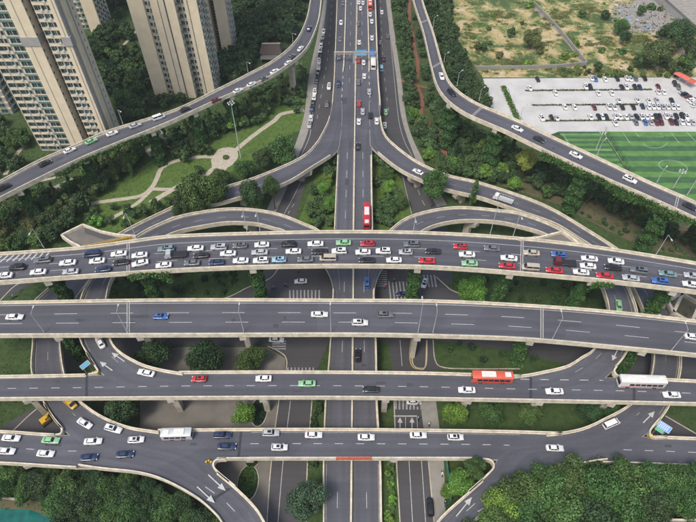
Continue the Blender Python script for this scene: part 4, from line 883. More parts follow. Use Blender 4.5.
# bottom right wood: large crowns
for i, (x, y, r, c) in enumerate(((522, 495, 5.2, 'mid'), (546, 485, 5.8, 'mid'), (574, 481, 6.1, 'mid'), (600, 489, 6.0, 'mid'), (626, 481, 5.8, 'mid'), (560, 506, 6.3, 'mid'), (592, 510, 6.1, 'dark'), (622, 506, 6.0, 'mid'), (532, 514, 5.8, 'mid'), (652, 479, 4.3, 'mid'), (674, 477, 4.1, 'mid'), (694, 479, 4.3, 'mid'), (500, 508, 4.7, 'bright'), (494, 526, 4.7, 'mid'), (655, 499, 4.3, 'dark'), (682, 497, 4.5, 'mid'), (648, 514, 4.7, 'dark'))):
    zz = 11.5 if y < 498 else 10; tree(x, y, r, c, 'large tree crowding the lowest viaduct at the right', 'big trees crowding the lowest viaduct', 'fine', 1.0, zz); p = at(x, y, zz); PLACED.append((p.x, p.y, r * .8))
grove([(504, 500), (520, 482), (540, 470), (600, 468), (646, 468), (646, 545), (470, 545)], 26, (4.4, 6.2), ('mid', 'mid', 'dark'), 'large tree in the dense bottom right wood', 'trees of the bottom right wood', 'fine', spacing=.52, over=.25, tries=120)
grove([(630, 474), (700, 474), (740, 480), (740, 508), (640, 510)], 20, (3.2, 4.8), ('mid', 'mid', 'dark'), 'yellowish green tree near the bottom right corner', 'trees near the bottom right corner', 'fine', spacing=.52, over=.25, tries=120)
grove([(476, 518), (500, 497), (520, 520), (500, 560), (470, 560)], 5, (2.6, 3.6), ('bright', 'mid'), 'small tree beside the right entry ramp', 'small trees beside the entry ramp', 'fine', spacing=.6, over=.3, tries=150)
grove([(-30, 474), (30, 474), (100, 476), (150, 488), (196, 508), (212, 528), (212, 560), (76, 560), (60, 508), (30, 496), (-30, 490)], 60, (2.6, 4.2), ('mid', 'dark', 'mid', 'dark'), 'bushy tree in the bottom left belt', 'trees of the bottom left belt', 'fine', spacing=.5, over=.3, tries=120)
# left park
LB = 'leafy tree in the park below the left flyover'
grove([(0, 205), (48, 184), (80, 200), (72, 216), (62, 226), (55, 236), (0, 246), (-30, 250), (-30, 215)], 85, (2.2, 3.8), ('dark', 'mid', 'dark', 'olive'), 'tree in the left edge grove above the jam', 'trees of the left edge grove', spacing=.46, over=.6)
grove([(80, 165), (130, 140), (180, 125), (235, 108), (232, 122), (205, 140), (170, 148), (120, 168), (90, 196), (60, 190)], 66, (1.8, 3.4), ('mid', 'dark', 'olive', 'bright'), LB, 'park trees below the left flyover', spacing=.46, over=.6)
grove([(80, 222), (92, 208), (130, 203), (150, 206), (170, 192), (188, 186), (172, 200), (130, 224), (96, 226)], 12, (1.6, 2.6), ('mid', 'olive', 'bright'), 'small tree between the forking park paths', 'small trees between the park paths', spacing=.7)
grove([(236, 96), (262, 88), (306, 58), (304, 90), (298, 108), (268, 112), (246, 130), (236, 128)], 34, (1.8, 3.0), ('bright', 'mid', 'mid', 'olive'), 'bright tree between the left flyover and the side road', 'trees between the left flyover and the side road', spacing=.6)
grove([(184, 176), (200, 168), (210, 174), (196, 184)], 3, (1.8, 2.4), ('mid',), 'small tree beside the path below the round plaza', 'small trees below the round plaza')
grove([(174, 130), (205, 138), (208, 150), (174, 158)], 8, (2, 3.0), ('olive', 'mid'), 'tree left of the round park plaza', 'trees left of the round plaza', spacing=.7)
grove([(226, -14), (306, -14), (302, 14), (290, 38), (270, 54), (240, 66), (222, 78), (214, 60), (238, 40)], 150, (2.2, 3.8), ('dark', 'mid', 'dark', 'deep'), 'dark tree in the dense wood above the left flyover', 'trees of the wood above the left flyover', spacing=.46, over=.6)
grove([(84, 36), (120, 20), (134, 34), (156, 98), (150, 110), (118, 124), (112, 104)], 75, (2.0, 3.6), ('dark', 'mid', 'deep'), 'dark tree in the courtyard between the residential towers', 'courtyard trees between the towers', spacing=.46, over=.6)
grove([(104, -20), (134, -20), (138, 20), (100, 20)], 16, (2.4, 3.6), ('dark', 'deep'), 'dark tree behind the courtyard between the towers', 'trees behind the courtyard', spacing=.56)
grove([(158, 90), (232, 62), (246, 62), (246, 72), (190, 96), (160, 104)], 14, (2.0, 3.0), ('dark', 'mid'), 'tree at the foot of the double gabled tower', 'trees at the foot of the double gabled tower', spacing=.6)
grove([(-20, 110), (26, 132), (40, 152), (0, 174), (-30, 180)], 26, (2.4, 3.4), ('dark', 'mid'), 'tree in front of the large left tower', 'trees in front of the large left tower', spacing=.6)
# slim upright trees
for i, (x, y) in enumerate(((66, 176), (98, 165), (108, 158), (118, 152), (128, 165), (135, 150), (157, 140), (164, 133), (178, 137), (186, 128), (205, 128), (210, 118), (238, 110), (250, 100), (188, 146), (53, 190), (279, 95), (286, 85))):
    tree(x, y, random.uniform(1.3, 1.8), random.choice(('dark', 'mid', 'olive')), 'slim upright tree below the left flyover', 'slim trees below the left flyover', 'cone', 1.15, 6, name='slim_tree')
for i, (x, y) in enumerate(((512, 150), (541, 166), (552, 172), (566, 182), (598, 193), (612, 200), (628, 206), (640, 212), (655, 222), (690, 232), (456, 150), (470, 140), (446, 138), (462, 158))):
    tree(x, y, random.uniform(1.4, 1.9), random.choice(('dark', 'mid', 'dark')), 'slim upright tree along the right flyover', 'slim trees along the right flyover', 'cone', 1.15, 6, name='slim_tree')
for i, (x, y, r, c) in enumerate(((640, 60, 3.2, 'mid'), (668, 62, 3.4, 'dark'), (690, 66, 3, 'mid'), (672, 46, 4.0, 'olive'), (606, 14, 2.6, 'mid'), (642, 10, 2.6, 'olive'), (598, 66, 2.4, 'mid'), (512, 32, 2.6, 'olive'), (484, 46, 2.4, 'mid'), (685, 58, 3.8, 'mid'), (664, 32, 3.4, 'olive'), (690, 30, 4, 'mid'), (648, 62, 3, 'olive'), (676, 70, 2.6, 'mid'))):
    tree(x, y, r, c, 'scattered tree on the dry wasteland', 'scattered wasteland trees')
# strips beside the expressway
grove([(334, 150), (335, 226), (312, 226), (306, 206), (318, 176)], 20, (1.6, 3.0), ('bright', 'mid', 'bright'), 'bright tree in the wedge left of the expressway', 'trees in the wedge left of the expressway', 'fine', spacing=.5, over=.55)
grove([(375, 152), (392, 168), (404, 200), (396, 218), (380, 228), (374, 228)], 22, (1.6, 3.0), ('bright', 'mid', 'bright', 'bright'), 'bright tree in the wedge right of the expressway', 'trees in the wedge right of the expressway', 'fine', spacing=.5, over=.55)
# right side
grove([(392, -12), (408, -12), (422, 40), (432, 90), (452, 116), (508, 142), (520, 150), (516, 184), (478, 176), (440, 168), (420, 152), (410, 120), (402, 80)], 170, (1.6, 3.2), ('mid', 'dark', 'mid', 'bright'), 'tree between the expressway and the right flyover', 'trees between the expressway and the right flyover', spacing=.46, over=.6)
grove([(420, -16), (446, -16), (452, 20), (458, 44), (470, 66), (490, 94), (494, 108), (464, 98), (448, 78), (440, 40)], 105, (2.0, 3.4), ('dark', 'deep', 'dark', 'mid'), 'tree in the belt right of the right flyover', 'trees right of the right flyover', spacing=.46, over=.6)
grove([(516, 150), (560, 168), (640, 204), (700, 238), (700, 250), (640, 222), (590, 196), (530, 190)], 70, (1.6, 3.0), ('dark', 'deep', 'mid'), 'tree on the slope under the ivy hung flyover', 'trees under the ivy hung flyover', spacing=.55, over=.6)
grove([(520, 188), (590, 205), (700, 245), (700, 258), (650, 246), (600, 224), (552, 200)], 26, (.7, 1.3), ('mid', 'olive', 'dark'), 'low shrub on the bare slope by the right ramp', 'shrubs on the bare slope', 'bush', name='shrub', cat='shrub', spacing=.9)
grove([(450, -10), (690, -10), (696, 72), (486, 74), (466, 50), (452, 20)], 48, (.8, 2.6), ('mid', 'olive', 'bright', 'yellow'), 'low bush on the dry wasteland', 'bushes of the wasteland', 'bush', name='bush', cat='bush', spacing=.9)
grove([(560, 66), (700, 70), (700, 78), (560, 76)], 22, (.9, 1.8), ('mid', 'olive', 'dark'), 'bush along the back edge of the car park', 'bushes behind the car park', 'bush', name='bush', cat='bush', spacing=.8)
# shrubs in the gaps
for poly, n in (([(113, 274), (240, 272), (228, 292), (150, 298), (112, 298)], 26), ([(440, 276), (600, 284), (600, 302), (480, 300)], 22), ([(440, 342), (580, 350), (560, 368), (446, 366)], 6)):
    grove(poly, n, (.9, 1.9), ('dark', 'mid', 'deep'), 'dark shrub in the shaded gap between two viaducts', 'shrubs in the shaded gaps', 'bush', name='shrub', cat='shrub', spacing=.9)
for poly, lb, gp, n in (([(384, 462), (394, 462), (398, 540), (384, 540)], 'bright shrub in the strip right of the lower expressway', 'shrubs in the bottom right median strip', 15), ([(311, 400), (323, 400), (321, 470), (308, 480)], 'dark shrub in the strip left of the lower expressway', 'shrubs in the bottom left median strip', 12)):
    P = np.array(poly, float)
    for i in range(n):
        t = (i + random.random() * .5) / n; y = P[0][1] + (P[2][1] - P[0][1]) * t; xa = P[0][0] + (P[3][0] - P[0][0]) * t; xb = P[1][0] + (P[2][0] - P[1][0]) * t
        tree(random.uniform(xa + 3, xb - 3), y, random.uniform(.9, 1.4), random.choice(('bright', 'yellow', 'mid')) if 'right' in gp else 'dark', lb, gp, 'bush', name='shrub', cat='shrub')
def oval(px, py, rx, ry, label, col):
    c = at(px, py); n = 5200; a = RNG.uniform(0, 6.28, n); k = np.sqrt(RNG.uniform(0, 1, n)); Q = np.stack([rx * k * np.cos(a), ry * k * np.sin(a), .9 * np.sqrt(1 - k ** 4 * .9) * RNG.uniform(.5, 1, n)], 1)
    o = link('oval_hedge', quads_mesh('oval_hedge', ivy_leaves(Q, n, .3), RNG.uniform(0, .8, n), M['leaf']), None, c); o.color = (*GC[col], 1); tag(o, label, 'hedge')
    b = MB(); P = [Vector((rx * 1.08 * math.cos(t), ry * 1.08 * math.sin(t), 0)) for t in np.linspace(0, 6.2831, 30)]; strip(b, P, -.12, .12, -.05, .3); b.build('kerb_ring', M['concrete'], o)
oval(248, 483, 2.6, 4.4, 'clipped oval hedge on the bottom plaza beside the exit ramp', 'mid'); oval(259, 412, 2.2, 4.2, 'dark clipped oval hedge in the gap right of the bright tree', 'deep')
oval(252, 462, 1.6, 1.4, 'small round hedge just under the nearest viaduct', 'dark')
for cx_, cy_, sx_, sy_, k_ in ((556, 20, 12, 7, 26), (600, 45, 12, 5, 22), (630, 60, 20, 5, 26), (500, 15, 14, 3, 18), (510, 62, 26, 3, 26), (575, 72, 40, 2.5, 26), (586, 12, 14, 6, 22), (470, 30, 6, 12, 16), (660, 66, 20, 4, 22), (642, 40, 10, 5, 16), (540, 45, 10, 5, 14)):
    for _ in range(k_):
        x, y = random.gauss(cx_, sx_ * .6), random.gauss(cy_, sy_ * .6); p = at(x, y, 0)
        if not blocked(p.x, p.y, .8, 2) and y < 76: WEEDS.append((p.x, p.y, random.uniform(.9, 2.4)))
for _ in range(230):
    x, y = random.uniform(450, 696), random.uniform(-8, 75); p = at(x, y, 0)
    if not blocked(p.x, p.y, .5, 2) and not (x < 470 and y > 60): WEEDS.append((p.x, p.y, random.uniform(.4, 2.0)))
v_ = []; t_ = []
for x, y, r in WEEDS:
    k = int(110 * r); a = RNG.uniform(0, 6.28, k); q = np.abs(RNG.normal(0, .7, k)) * r; v_.append(np.stack([x + q * np.cos(a), y + q * np.sin(a) * .8, RNG.uniform(0, .35, k) * r * .4], 1)); t_.append(np.clip(RNG.uniform(0, .6, k) + random.uniform(0, .4), 0, 1))
v_ = np.concatenate(v_); o = link('weeds', quads_mesh('weeds', ivy_leaves(v_, len(v_), .34), np.concatenate(t_), M['leaf'])); o.color = (.11, .125, .045, 1); tag(o, 'patches of low weeds spreading over the dry wasteland', 'weeds', kind='stuff')
# finish: the largest 300 trees on the picture are things, the rest one joined wood
ORD = ['', 'first', 'second', 'third', 'fourth', 'fifth', 'sixth', 'seventh', 'eighth', 'ninth', 'tenth', 'eleventh', 'twelfth', 'thirteenth', 'fourteenth', 'fifteenth', 'sixteenth', 'seventeenth', 'eighteenth', 'nineteenth', 'twentieth']
def app_size(sp): p = at(sp[0], sp[1], sp[8]); return sp[2] / (p.y * cP + (CAMH - p.z) * sP) * (3 if sp[5] is None else 1)
bl = sorted([q for q in SPECS if q[9] == 'broadleaf_tree'], key=app_size, reverse=True)
rest = bl[300:]; keepers = bl[:300] + [q for q in SPECS if q[9] != 'broadleaf_tree']
gsz = {}
CW = {'dark': 'dark green', 'deep': 'very dark', 'mid': 'mid green', 'bright': 'light green', 'yellow': 'yellowish', 'olive': 'olive', 'grey': 'grey green'}
for q in keepers:
    if q[5] and q[4].split()[0] in ('bushy', 'leafy', 'tree', 'low', 'bush', 'dark', 'bright', 'large', 'small', 'yellowish', 'short') and q[4].split()[1] not in ('green',):
        w_ = q[4].split(); q[4] = CW[q[3]] + ' ' + ' '.join(w_[1:] if w_[0] in ('dark', 'bright', 'yellowish') else w_)
    gsz.setdefault((q[5], q[4]) if q[5] else None, []).append(q)
for gk, qs in gsz.items():
    if gk and 1 < len(qs) <= 20:
        qs.sort(key=lambda q: q[0])
        for i, q in enumerate(qs): q[4] = q[4] + ', ' + ('leftmost' if i == 0 else 'rightmost' if i == len(qs) - 1 else ORD[i + 1] + ' from left')
for q in keepers: make_tree(*q)
if rest:
    V = []; Tt = []
    low = [crown_mesh(1300, .20, 200 + k) for k in range(5)]; LV = []
    for me in low:
        v = np.zeros(len(me.vertices) * 3, 'f'); me.vertices.foreach_get('co', v); t = np.zeros(len(me.polygons), 'f'); me.attributes['tint'].data.foreach_get('value', t); LV.append((v.reshape(-1, 3), t))
    TB = MB()
    for q in rest:
        p = at(q[0], q[1], q[8]); v, t = random.choice(LV); a = random.random() * 6.28; ca, sa = math.cos(a), math.sin(a); r_ = q[2]
        w = np.stack([(v[:, 0] * ca - v[:, 1] * sa) * r_ + p.x, (v[:, 0] * sa + v[:, 1] * ca) * r_ + p.y, v[:, 2] * r_ * random.uniform(.9, 1.1) + p.z], 1); V.append(w)
        Tt.append(np.clip(t * .8 + {'dark': -.05, 'deep': -.12, 'mid': .08, 'bright': .42, 'olive': .2}.get(q[3], .1) + random.uniform(-.08, .12), 0, 1.3)); TB.tube((p.x, p.y, -.1), (p.x, p.y, p.z), .2, .1, 5)
    tw = tag(bpy.data.objects.new('woodland', None), 'smaller trees filling the groves and belts between the roads', 'woodland'); COL.objects.link(tw)
    o = link('crowns', quads_mesh('crowns', np.concatenate(V), np.concatenate(Tt), M['leaf']), tw, kind='stuff'); o.color = (.042, .076, .027, 1)
    o = TB.build('trunks', M['bark'], tw); o['kind'] = 'stuff'; tw['kind'] = 'stuff'
# grass and low weeds so that the ground is not a bare sheet
n = 110000; X = RNG.uniform(-190, 190, n); Yg = RNG.uniform(38, 340, n); Q = np.stack([X, Yg, RNG.uniform(0, .25, n)], 1)
d = (Yg * cP + CAMH * sP); sx = 348 + FPX * X / d; sy = 261 + FPX * ((CAMH * cP - Yg * sP) / d)
ok = (sx > -40) & (sx < 740) & (sy > -40) & (sy < 560) & ~((sx > 448) & (sy < 78)) & ~((sx > 480) & (sy < 132))
def inside_v(poly, x, y):
    xs = poly[:, 0]; ys = poly[:, 1]; xj = np.roll(xs, 1); yj = np.roll(ys, 1); c = np.zeros(len(x), bool)
    for a, b_, e, f in zip(xs, ys, xj, yj):
        if b_ == f: continue
        c ^= ((b_ > y) != (f > y)) & (x < (e - a) * (y - b_) / (f - b_) + a)
    return c
for poly, z in KEEP:
    if z < 3: ok &= ~inside_v(poly, X, Yg)
pz = np.array([(p.x, p.y) for p in (at(x, y) for x, y in [(140, 371), (174, 347), (267, 347), (285.5, 358.5), (285, 371), (278, 401), (262, 610), (225, 610), (212, 470), (140, 430)])]); ok &= ~inside_v(pz, X, Yg)
Q = Q[ok]; n = len(Q); tn = RNG.uniform(.05, .6, n)
o = link('grass_tufts', quads_mesh('grass_tufts', ivy_leaves(Q, n, .32), tn, M['leaf']), kind='stuff'); o.color = (.05, .085, .024, 1); tag(o, 'short grass and weeds on the verges', 'grass', kind='stuff')

# ------------------------------------------------------------ vehicles
def car_parts(kind):
    """dict part -> (MB, material key or 'paint'); x forward, origin on the road under the centre"""
    P = []
    if kind in ('sedan', 'hatchback'):
        Lh = 2.33 if kind == 'sedan' else 2.1; H = 1.45 if kind == 'sedan' else 1.5
        secs = [(-Lh, .42, .86, .70), (-Lh + .12, .30, .98, .83), (-1.55, .22, 1.00, .90), (0, .20, .96, .91), (1.15, .22, .93, .90), (Lh - .35, .26, .78, .85), (Lh - .05, .36, .66, .72)]
        cab = dict(rb=-Lh + .55 if kind == 'sedan' else -Lh + .15, rt=-1.15 if kind == 'sedan' else -1.5, ft=.28, fb=1.08, z0=.93, z1=H, wb=.84, wt=.62)
    elif kind == 'suv':
        Lh, H = 2.35, 1.72
        secs = [(-Lh, .45, 1.0, .74), (-Lh + .1, .32, 1.10, .88), (-1.5, .26, 1.10, .94), (0, .25, 1.08, .95), (1.2, .26, 1.05, .94), (Lh - .3, .3, .93, .88), (Lh - .03, .42, .78, .76)]
        cab = dict(rb=-Lh + .08, rt=-1.95, ft=.35, fb=1.05, z0=1.06, z1=H, wb=.88, wt=.70)
    else:
        Lh, H = 2.45, 1.95
        secs = [(-Lh, .4, 1.05, .80), (-Lh + .08, .3, 1.15, .90), (-1.5, .26, 1.15, .93), (0, .25, 1.12, .93), (1.6, .26, 1.08, .92), (Lh - .2, .3, .95, .87), (Lh - .02, .42, .8, .78)]
        cab = dict(rb=-Lh + .04, rt=-2.3, ft=1.15, fb=2.0, z0=1.08, z1=H, wb=.89, wt=.78)
    b = MB(); b.loft([[(x, -w * .9, zb), (x, w * .9, zb), (x, w, zb + (zt - zb) * .45), (x, w * .96, zt - .1), (x, w * .8, zt), (x, -w * .8, zt), (x, -w * .96, zt - .1), (x, -w, zb + (zt - zb) * .45)] for x, zb, zt, w in secs])
    c = cab; k = .05
    ring = lambda z, xr, xf, w: [(xr, -w + .08, z), (xf - .05, -w + .08, z), (xf, -w * .6, z), (xf, w * .6, z), (xf - .05, w - .08, z), (xr, w - .08, z), (xr - .02, w * .6, z), (xr - .02, -w * .6, z)]
    b.loft([ring(c['z0'] - .1, c['rb'], c['fb'], c['wb']), ring(c['z1'] - .03, c['rt'], c['ft'], c['wt']), ring(c['z1'], c['rt'] + .12, c['ft'] - .12, c['wt'] - .1)])
    for s in (-1, 1): b.box(.85, 1.02, s * .93 - .07, s * .93 + .07, .95, 1.08)
    P.append(('body', b, 'paint'))
    if kind in ('suv', 'hatchback'): m = MB(); m.box((c['rt'] + c['ft']) / 2 - .1, c['ft'] - .2, -.38, .38, c['z1'] - .01, c['z1'] + .012); P.append(('sunroof', m, 'glass'))
    def lerp(a, d, t): return a + (d - a) * t
    def pane(x0b, x1t, sgn):     # front or rear glass
        t0, t1 = .18, .93; pts = []
        for t, f in ((t0, 1), (t1, 1)):
            x = lerp(x0b, x1t, t) + sgn * .03; z = lerp(c['z0'] - .1, c['z1'] - .03, t) + .012; w = lerp(c['wb'], c['wt'], t) - .15; pts.append((x, -w, z)); pts.append((x, w, z))
        q = [pts[0], pts[1], pts[3], pts[2]]; m = MB(); m.add(q + [(a - sgn * .02, y, z - .01) for a, y, z in q], [(0, 1, 2, 3) if sgn > 0 else (3, 2, 1, 0), (7, 6, 5, 4) if sgn > 0 else (4, 5, 6, 7)]); return m
    P.append(('windscreen', pane(c['fb'], c['ft'], 1), 'glass')); P.append(('rear_window', pane(c['rb'], c['rt'], -1), 'glass'))
    for s in (-1, 1):
        m = MB(); t0, t1 = .22, .86; q = []
        for t in (t0, t1):
            xr = lerp(c['rb'], c['rt'], t) + .12; xf = lerp(c['fb'], c['ft'], t) - .14; y = s * (lerp(c['wb'], c['wt'], t) - .08 + .025); z = lerp(c['z0'] - .1, c['z1'] - .03, t); q += [(xr, y, z), (xf, y, z)]
        q = [q[0], q[1], q[3], q[2]]; mid = [lerp(q[0][0], q[1][0], .48), lerp(q[3][0], q[2][0], .48)]
        m.add([q[0], (mid[0] - .05, q[0][1], q[0][2]), (mid[1] - .05, q[3][1], q[3][2]), q[3], (mid[0] + .05, q[0][1], q[0][2]), q[1], q[2], (mid[1] + .05, q[3][1], q[3][2])], [(0, 1, 2, 3), (4, 5, 6, 7)] if s < 0 else [(3, 2, 1, 0), (7, 6, 5, 4)])
        P.append(('side_window', m, 'glass'))
    for x in (-1.38, 1.42):
        for s in (-1, 1):
            m = MB(); m.tube((x, s * .70, .32), (x, s * .93, .32), .32, .32, 14, 0); m.tube((x, s * .90, .32), (x, s * .945, .32), .19, .17, 10, 1); P.append(('wheel', m, 'wheel'))
    zt = .72 if kind != 'van' else .85
    for s in (-1, 1):
        m = MB(); m.box(Lh - .25, Lh - .02, s * .62 - .16, s * .62 + .16, zt - .12, zt + .04); P.append(('headlight', m, 'lamp'))
        m = MB(); m.box(-Lh - .02, -Lh + .14, s * .66 - .14, s * .66 + .14, zt + .06, zt + .2); P.append(('tail_light', m, 'tail'))
    return P
def bus_parts(L_, H, two):
    P = []; h = L_ / 2
    b = MB(); r = lambda x, k: [(x, -1.25 + k, .35), (x, 1.25 - k, .35), (x, 1.27 - k, 1.2), (x, 1.22 - k, H - .15), (x, 1.0 - k, H), (x, -1.0 + k, H), (x, -1.22 + k, H - .15), (x, -1.27 + k, 1.2)]
    b.loft([r(-h, .1), r(-h + .15, 0), r(h - .4, 0), r(h, .12)]); P.append(('body', b, 'paint'))
    for s in (-1, 1):
        for i in range(int((L_ - 2) / 1.5)):
            x = -h + .8 + i * 1.5; m = MB(); m.box(x, x + 1.32, s * 1.262 - .012, s * 1.262 + .012, 1.35, 2.35); P.append(('side_window', m, 'glass'))
        m = MB(); m.box(-h + .3, h - .5, s * 1.283 - .01, s * 1.283 + .01, .75, 1.05); P.append(('side_stripe', m, 'stripe'))
        m = MB(); m.box(h - .06, h + .03, s * .9 - .18, s * .9 + .18, .7, .9); P.append(('headlight', m, 'lamp'))
        m = MB(); m.box(-h - .03, -h + .05, s * 1.0 - .12, s * 1.0 + .12, .9, 1.2); P.append(('tail_light', m, 'tail'))
    m = MB(); m.box(h - .08, h + .035, -1.02, 1.02, 1.2, 2.6); P.append(('windscreen', m, 'glass'))
    m = MB(); m.box(-h - .03, -h + .08, -.95, .95, 1.5, 2.5); P.append(('rear_window', m, 'glass'))
    for x in (-h + 2.6, h - 2.4):
        for s in (-1, 1): m = MB(); m.tube((x, s * .95, .48), (x, s * 1.29, .48), .48, .48, 16, 0); m.tube((x, s * 1.25, .48), (x, s * 1.305, .48), .26, .24, 10, 1); P.append(('wheel', m, 'wheel'))
    m = MB(); m.bevbox(h * -.15, h * .55, -.85, .85, H - .02, H + .22, .06); P.append(('roof_unit', m, 'roofunit')); m = MB(); m.bevbox(-h + .6, -h + 2.2, -.7, .7, H - .02, H + .16, .06); P.append(('roof_hatch', m, 'roofunit'))
    return P
def truck_parts(L_, H, boxm):
    h = L_ / 2; P = []
    b = MB(); b.loft([[(x, -w, z0), (x, w, z0), (x, w, z1), (x, -w, z1)] for x, w, z0, z1 in ((h - 1.9, 1.05, .5, 2.3), (h - .7, 1.05, .45, 2.3), (h - .1, 1.0, .45, 1.5), (h, .95, .5, 1.3))]); P.append(('cab', b, 'paint'))
    b = MB(); b.bevbox(-h, h - 2.05, -1.15, 1.15, .85, H, .05); P.append(('cargo_box', b, boxm))
    for i in range(7): m = MB(); x = -h + .4 + i * (L_ - 2.9) / 6; m.box(x, x + .06, -1.1, 1.1, H, H + .03); P.append(('roof_rib', m, boxm))
    m = MB(); m.add([(h - .68, -.9, 2.2), (h - .68, .9, 2.2), (h - .06, .85, 1.5), (h - .06, -.85, 1.5)], [(3, 2, 1, 0), (0, 1, 2, 3)]); P.append(('windscreen', m, 'glass'))
    m = MB(); m.box(-h + .2, h - .3, -.5, .5, .5, .84); P.append(('chassis', m, 'black'))
    for x in (-h + 1.5, h - 1.2):
        for s in (-1, 1): m = MB(); m.tube((x, s * .8, .42), (x, s * 1.1, .42), .42, .42, 14, 0); m.tube((x, s * 1.05, .42), (x, s * 1.115, .42), .22, .2, 10, 1); P.append(('wheel', m, 'wheel'))
    return P
def carrier_parts():
    P = truck_parts(7.5, 1.15, 'steel')
    P = [q for q in P if q[0] not in ('roof_rib',)]
    for s in (-1, 1):
        m = MB(); m.box(-3.7, 1.6, s * 1.12 - .05, s * 1.12 + .05, 1.15, 1.3)
        for i in range(6): m.box(-3.7 + i * 1.05, -3.62 + i * 1.05, s * 1.12 - .05, s * 1.12 + .05, 1.15, 2.2)
        m.box(-3.7, 1.7, s * 1.12 - .05, s * 1.12 + .05, 2.15, 2.25); P.append(('side_rack', m, 'steel'))
    return P
def digger_parts():
    P = []; m = MB(); m.bevbox(-1.4, 1.2, -1.0, 1.0, .9, 1.8, .15); m.bevbox(-.2, .9, -.9, .1, 1.8, 2.7, .1); P.append(('body', m, 'paint'))
    for s in (-1, 1): m = MB(); m.bevbox(-1.7, 1.7, s * 1.0 - .25, s * 1.0 + .25, .02, .8, .15); P.append(('track', m, 'black'))
    m = MB(); m.tube((1.0, .5, 1.5), (2.6, .5, 3.4), .22, .18, 6); m.tube((2.6, .5, 3.4), (4.2, .5, 1.8), .17, .14, 6); P.append(('arm', m, 'paint'))
    m = MB(); m.bevbox(3.8, 4.6, .05, .95, 1.0, 1.8, .1); P.append(('bucket', m, 'black')); m = MB(); m.box(.91, .94, -.8, 0, 1.95, 2.6); P.append(('windscreen', m, 'glass')); return P
MESHES = {}; PROTO = {}
FAM = {'sedan': car_parts, 'suv': car_parts, 'hatchback': car_parts, 'van': car_parts}
def vmesh(kind):
    if kind not in MESHES:
        if kind in FAM: parts = car_parts(kind)
        elif kind == 'city bus': parts = bus_parts(11.0, 3.1, 0)
        elif kind == 'coach': parts = bus_parts(12.2, 3.4, 0)
        elif kind == 'minibus': parts = bus_parts(8.0, 2.9, 0)
        elif kind == 'box truck': parts = truck_parts(8.2, 3.2, 'paint')
        elif kind == 'flatbed truck': parts = truck_parts(6.4, 1.15, 'black')
        elif kind == 'car carrier': parts = carrier_parts()
        elif kind == 'excavator': parts = digger_parts()
        out = []
        for n, b, mk in parts:
            mats = {'wheel': [M['tyre'], M['rim']], 'glass': [M['glass']], 'lamp': [M['lamp']], 'tail': [M['tail']], 'black': [M['black']], 'steel': [M['steel']], 'roofunit': [CM['bus white']], 'stripe': [CM['red']], 'paint': [CM['white']]}[mk]
            me = b.mesh(n, mats, smooth=n in ('body', 'cab', 'wheel')); me.set_sharp_from_angle(angle=R(38)); out.append((n, me, mk))
        MESHES[kind] = out
    return MESHES[kind]
PAINTED = {}
def vproto(kind, colour):
    if (kind, colour) not in PROTO:
        parts = []
        for n, me, mk in vmesh(kind):
            if mk == 'paint':
                me = me.copy(); me.materials[0] = CM[colour]
            parts.append((n, me))
        PROTO[(kind, colour)] = parts
    return PROTO[(kind, colour)]
SMALL = {}
def small_mesh(kind, colour):
    if (kind, colour) not in SMALL:
        b = MB(); mats = []
        for n, me in vproto(kind, colour):
            if n in ('tail_light', 'headlight'): continue
            for m in me.materials:
                if m not in mats: mats.append(m)
            o_ = len(b.v); b.v += [tuple(v.co) for v in me.vertices]
            for p in me.polygons: b.f.append(tuple(o_ + k for k in p.vertices)); b.m.append(mats.index(me.materials[p.material_index]))
        SMALL[(kind, colour)] = b.mesh('car', mats)
    return SMALL[(kind, colour)]
VEH = []      # name, kind, colour, pos, rot, place, order key, group, small
NAME = {'sedan': 'car', 'suv': 'car', 'hatchback': 'car', 'van': 'van', 'city bus': 'bus', 'coach': 'bus', 'minibus': 'bus', 'box truck': 'truck', 'flatbed truck': 'truck', 'car carrier': 'truck', 'excavator': 'excavator'}
def road_pose(key, px, py):
    r = ROADS[key]; best = None
    for i in range(len(r['px']) - 1):
        a = np.array(r['px'][i]); b = np.array(r['px'][i + 1]); d = b - a; t = float(np.clip(np.dot((px, py) - a, d) / (d @ d + 1e-9), 0, 1)); e = np.hypot(*(a + d * t - (px, py)))
        if best is None or e < best[0]: best = (e, i, t)
    _, i, t = best; c0, c1 = r['C'][i], r['C'][i + 1]; z = c0.z + (c1.z - c0.z) * t
    return z, (c1 - c0).normalized()
def veh(key, px, py, kind, colour, rev=False, place='', group=None, zc=None, vec=None, twist=0, small=False, z=None, vertical=False):
    hh = {'city bus': 1.6, 'coach': 1.7, 'minibus': 1.5, 'box truck': 1.6}.get(kind, .75)
    if key:
        zz, d = road_pose(key, px, py)
    else:
        zz = z or .1; d = (at(px + vec[0], py + vec[1], zz) - at(px, py, zz)).normalized()
    p = at(px, py, zz + hh); p.z = zz + .016
    if rev: d = -d
    yaw = math.atan2(d.y, d.x) + R(twist); pitch = -math.asin(max(-1, min(1, d.z)))
    VEH.append([NAME[kind], kind, colour, p, (0, pitch, yaw), place, (py if vertical else px), group, small, vertical])
W_, B_, S_, G_, N_ = 'white', 'black', 'silver', 'grey', 'navy blue'
J = 'in the jam on the crowded upper viaduct'; JG = 'cars queuing on the jammed viaduct'
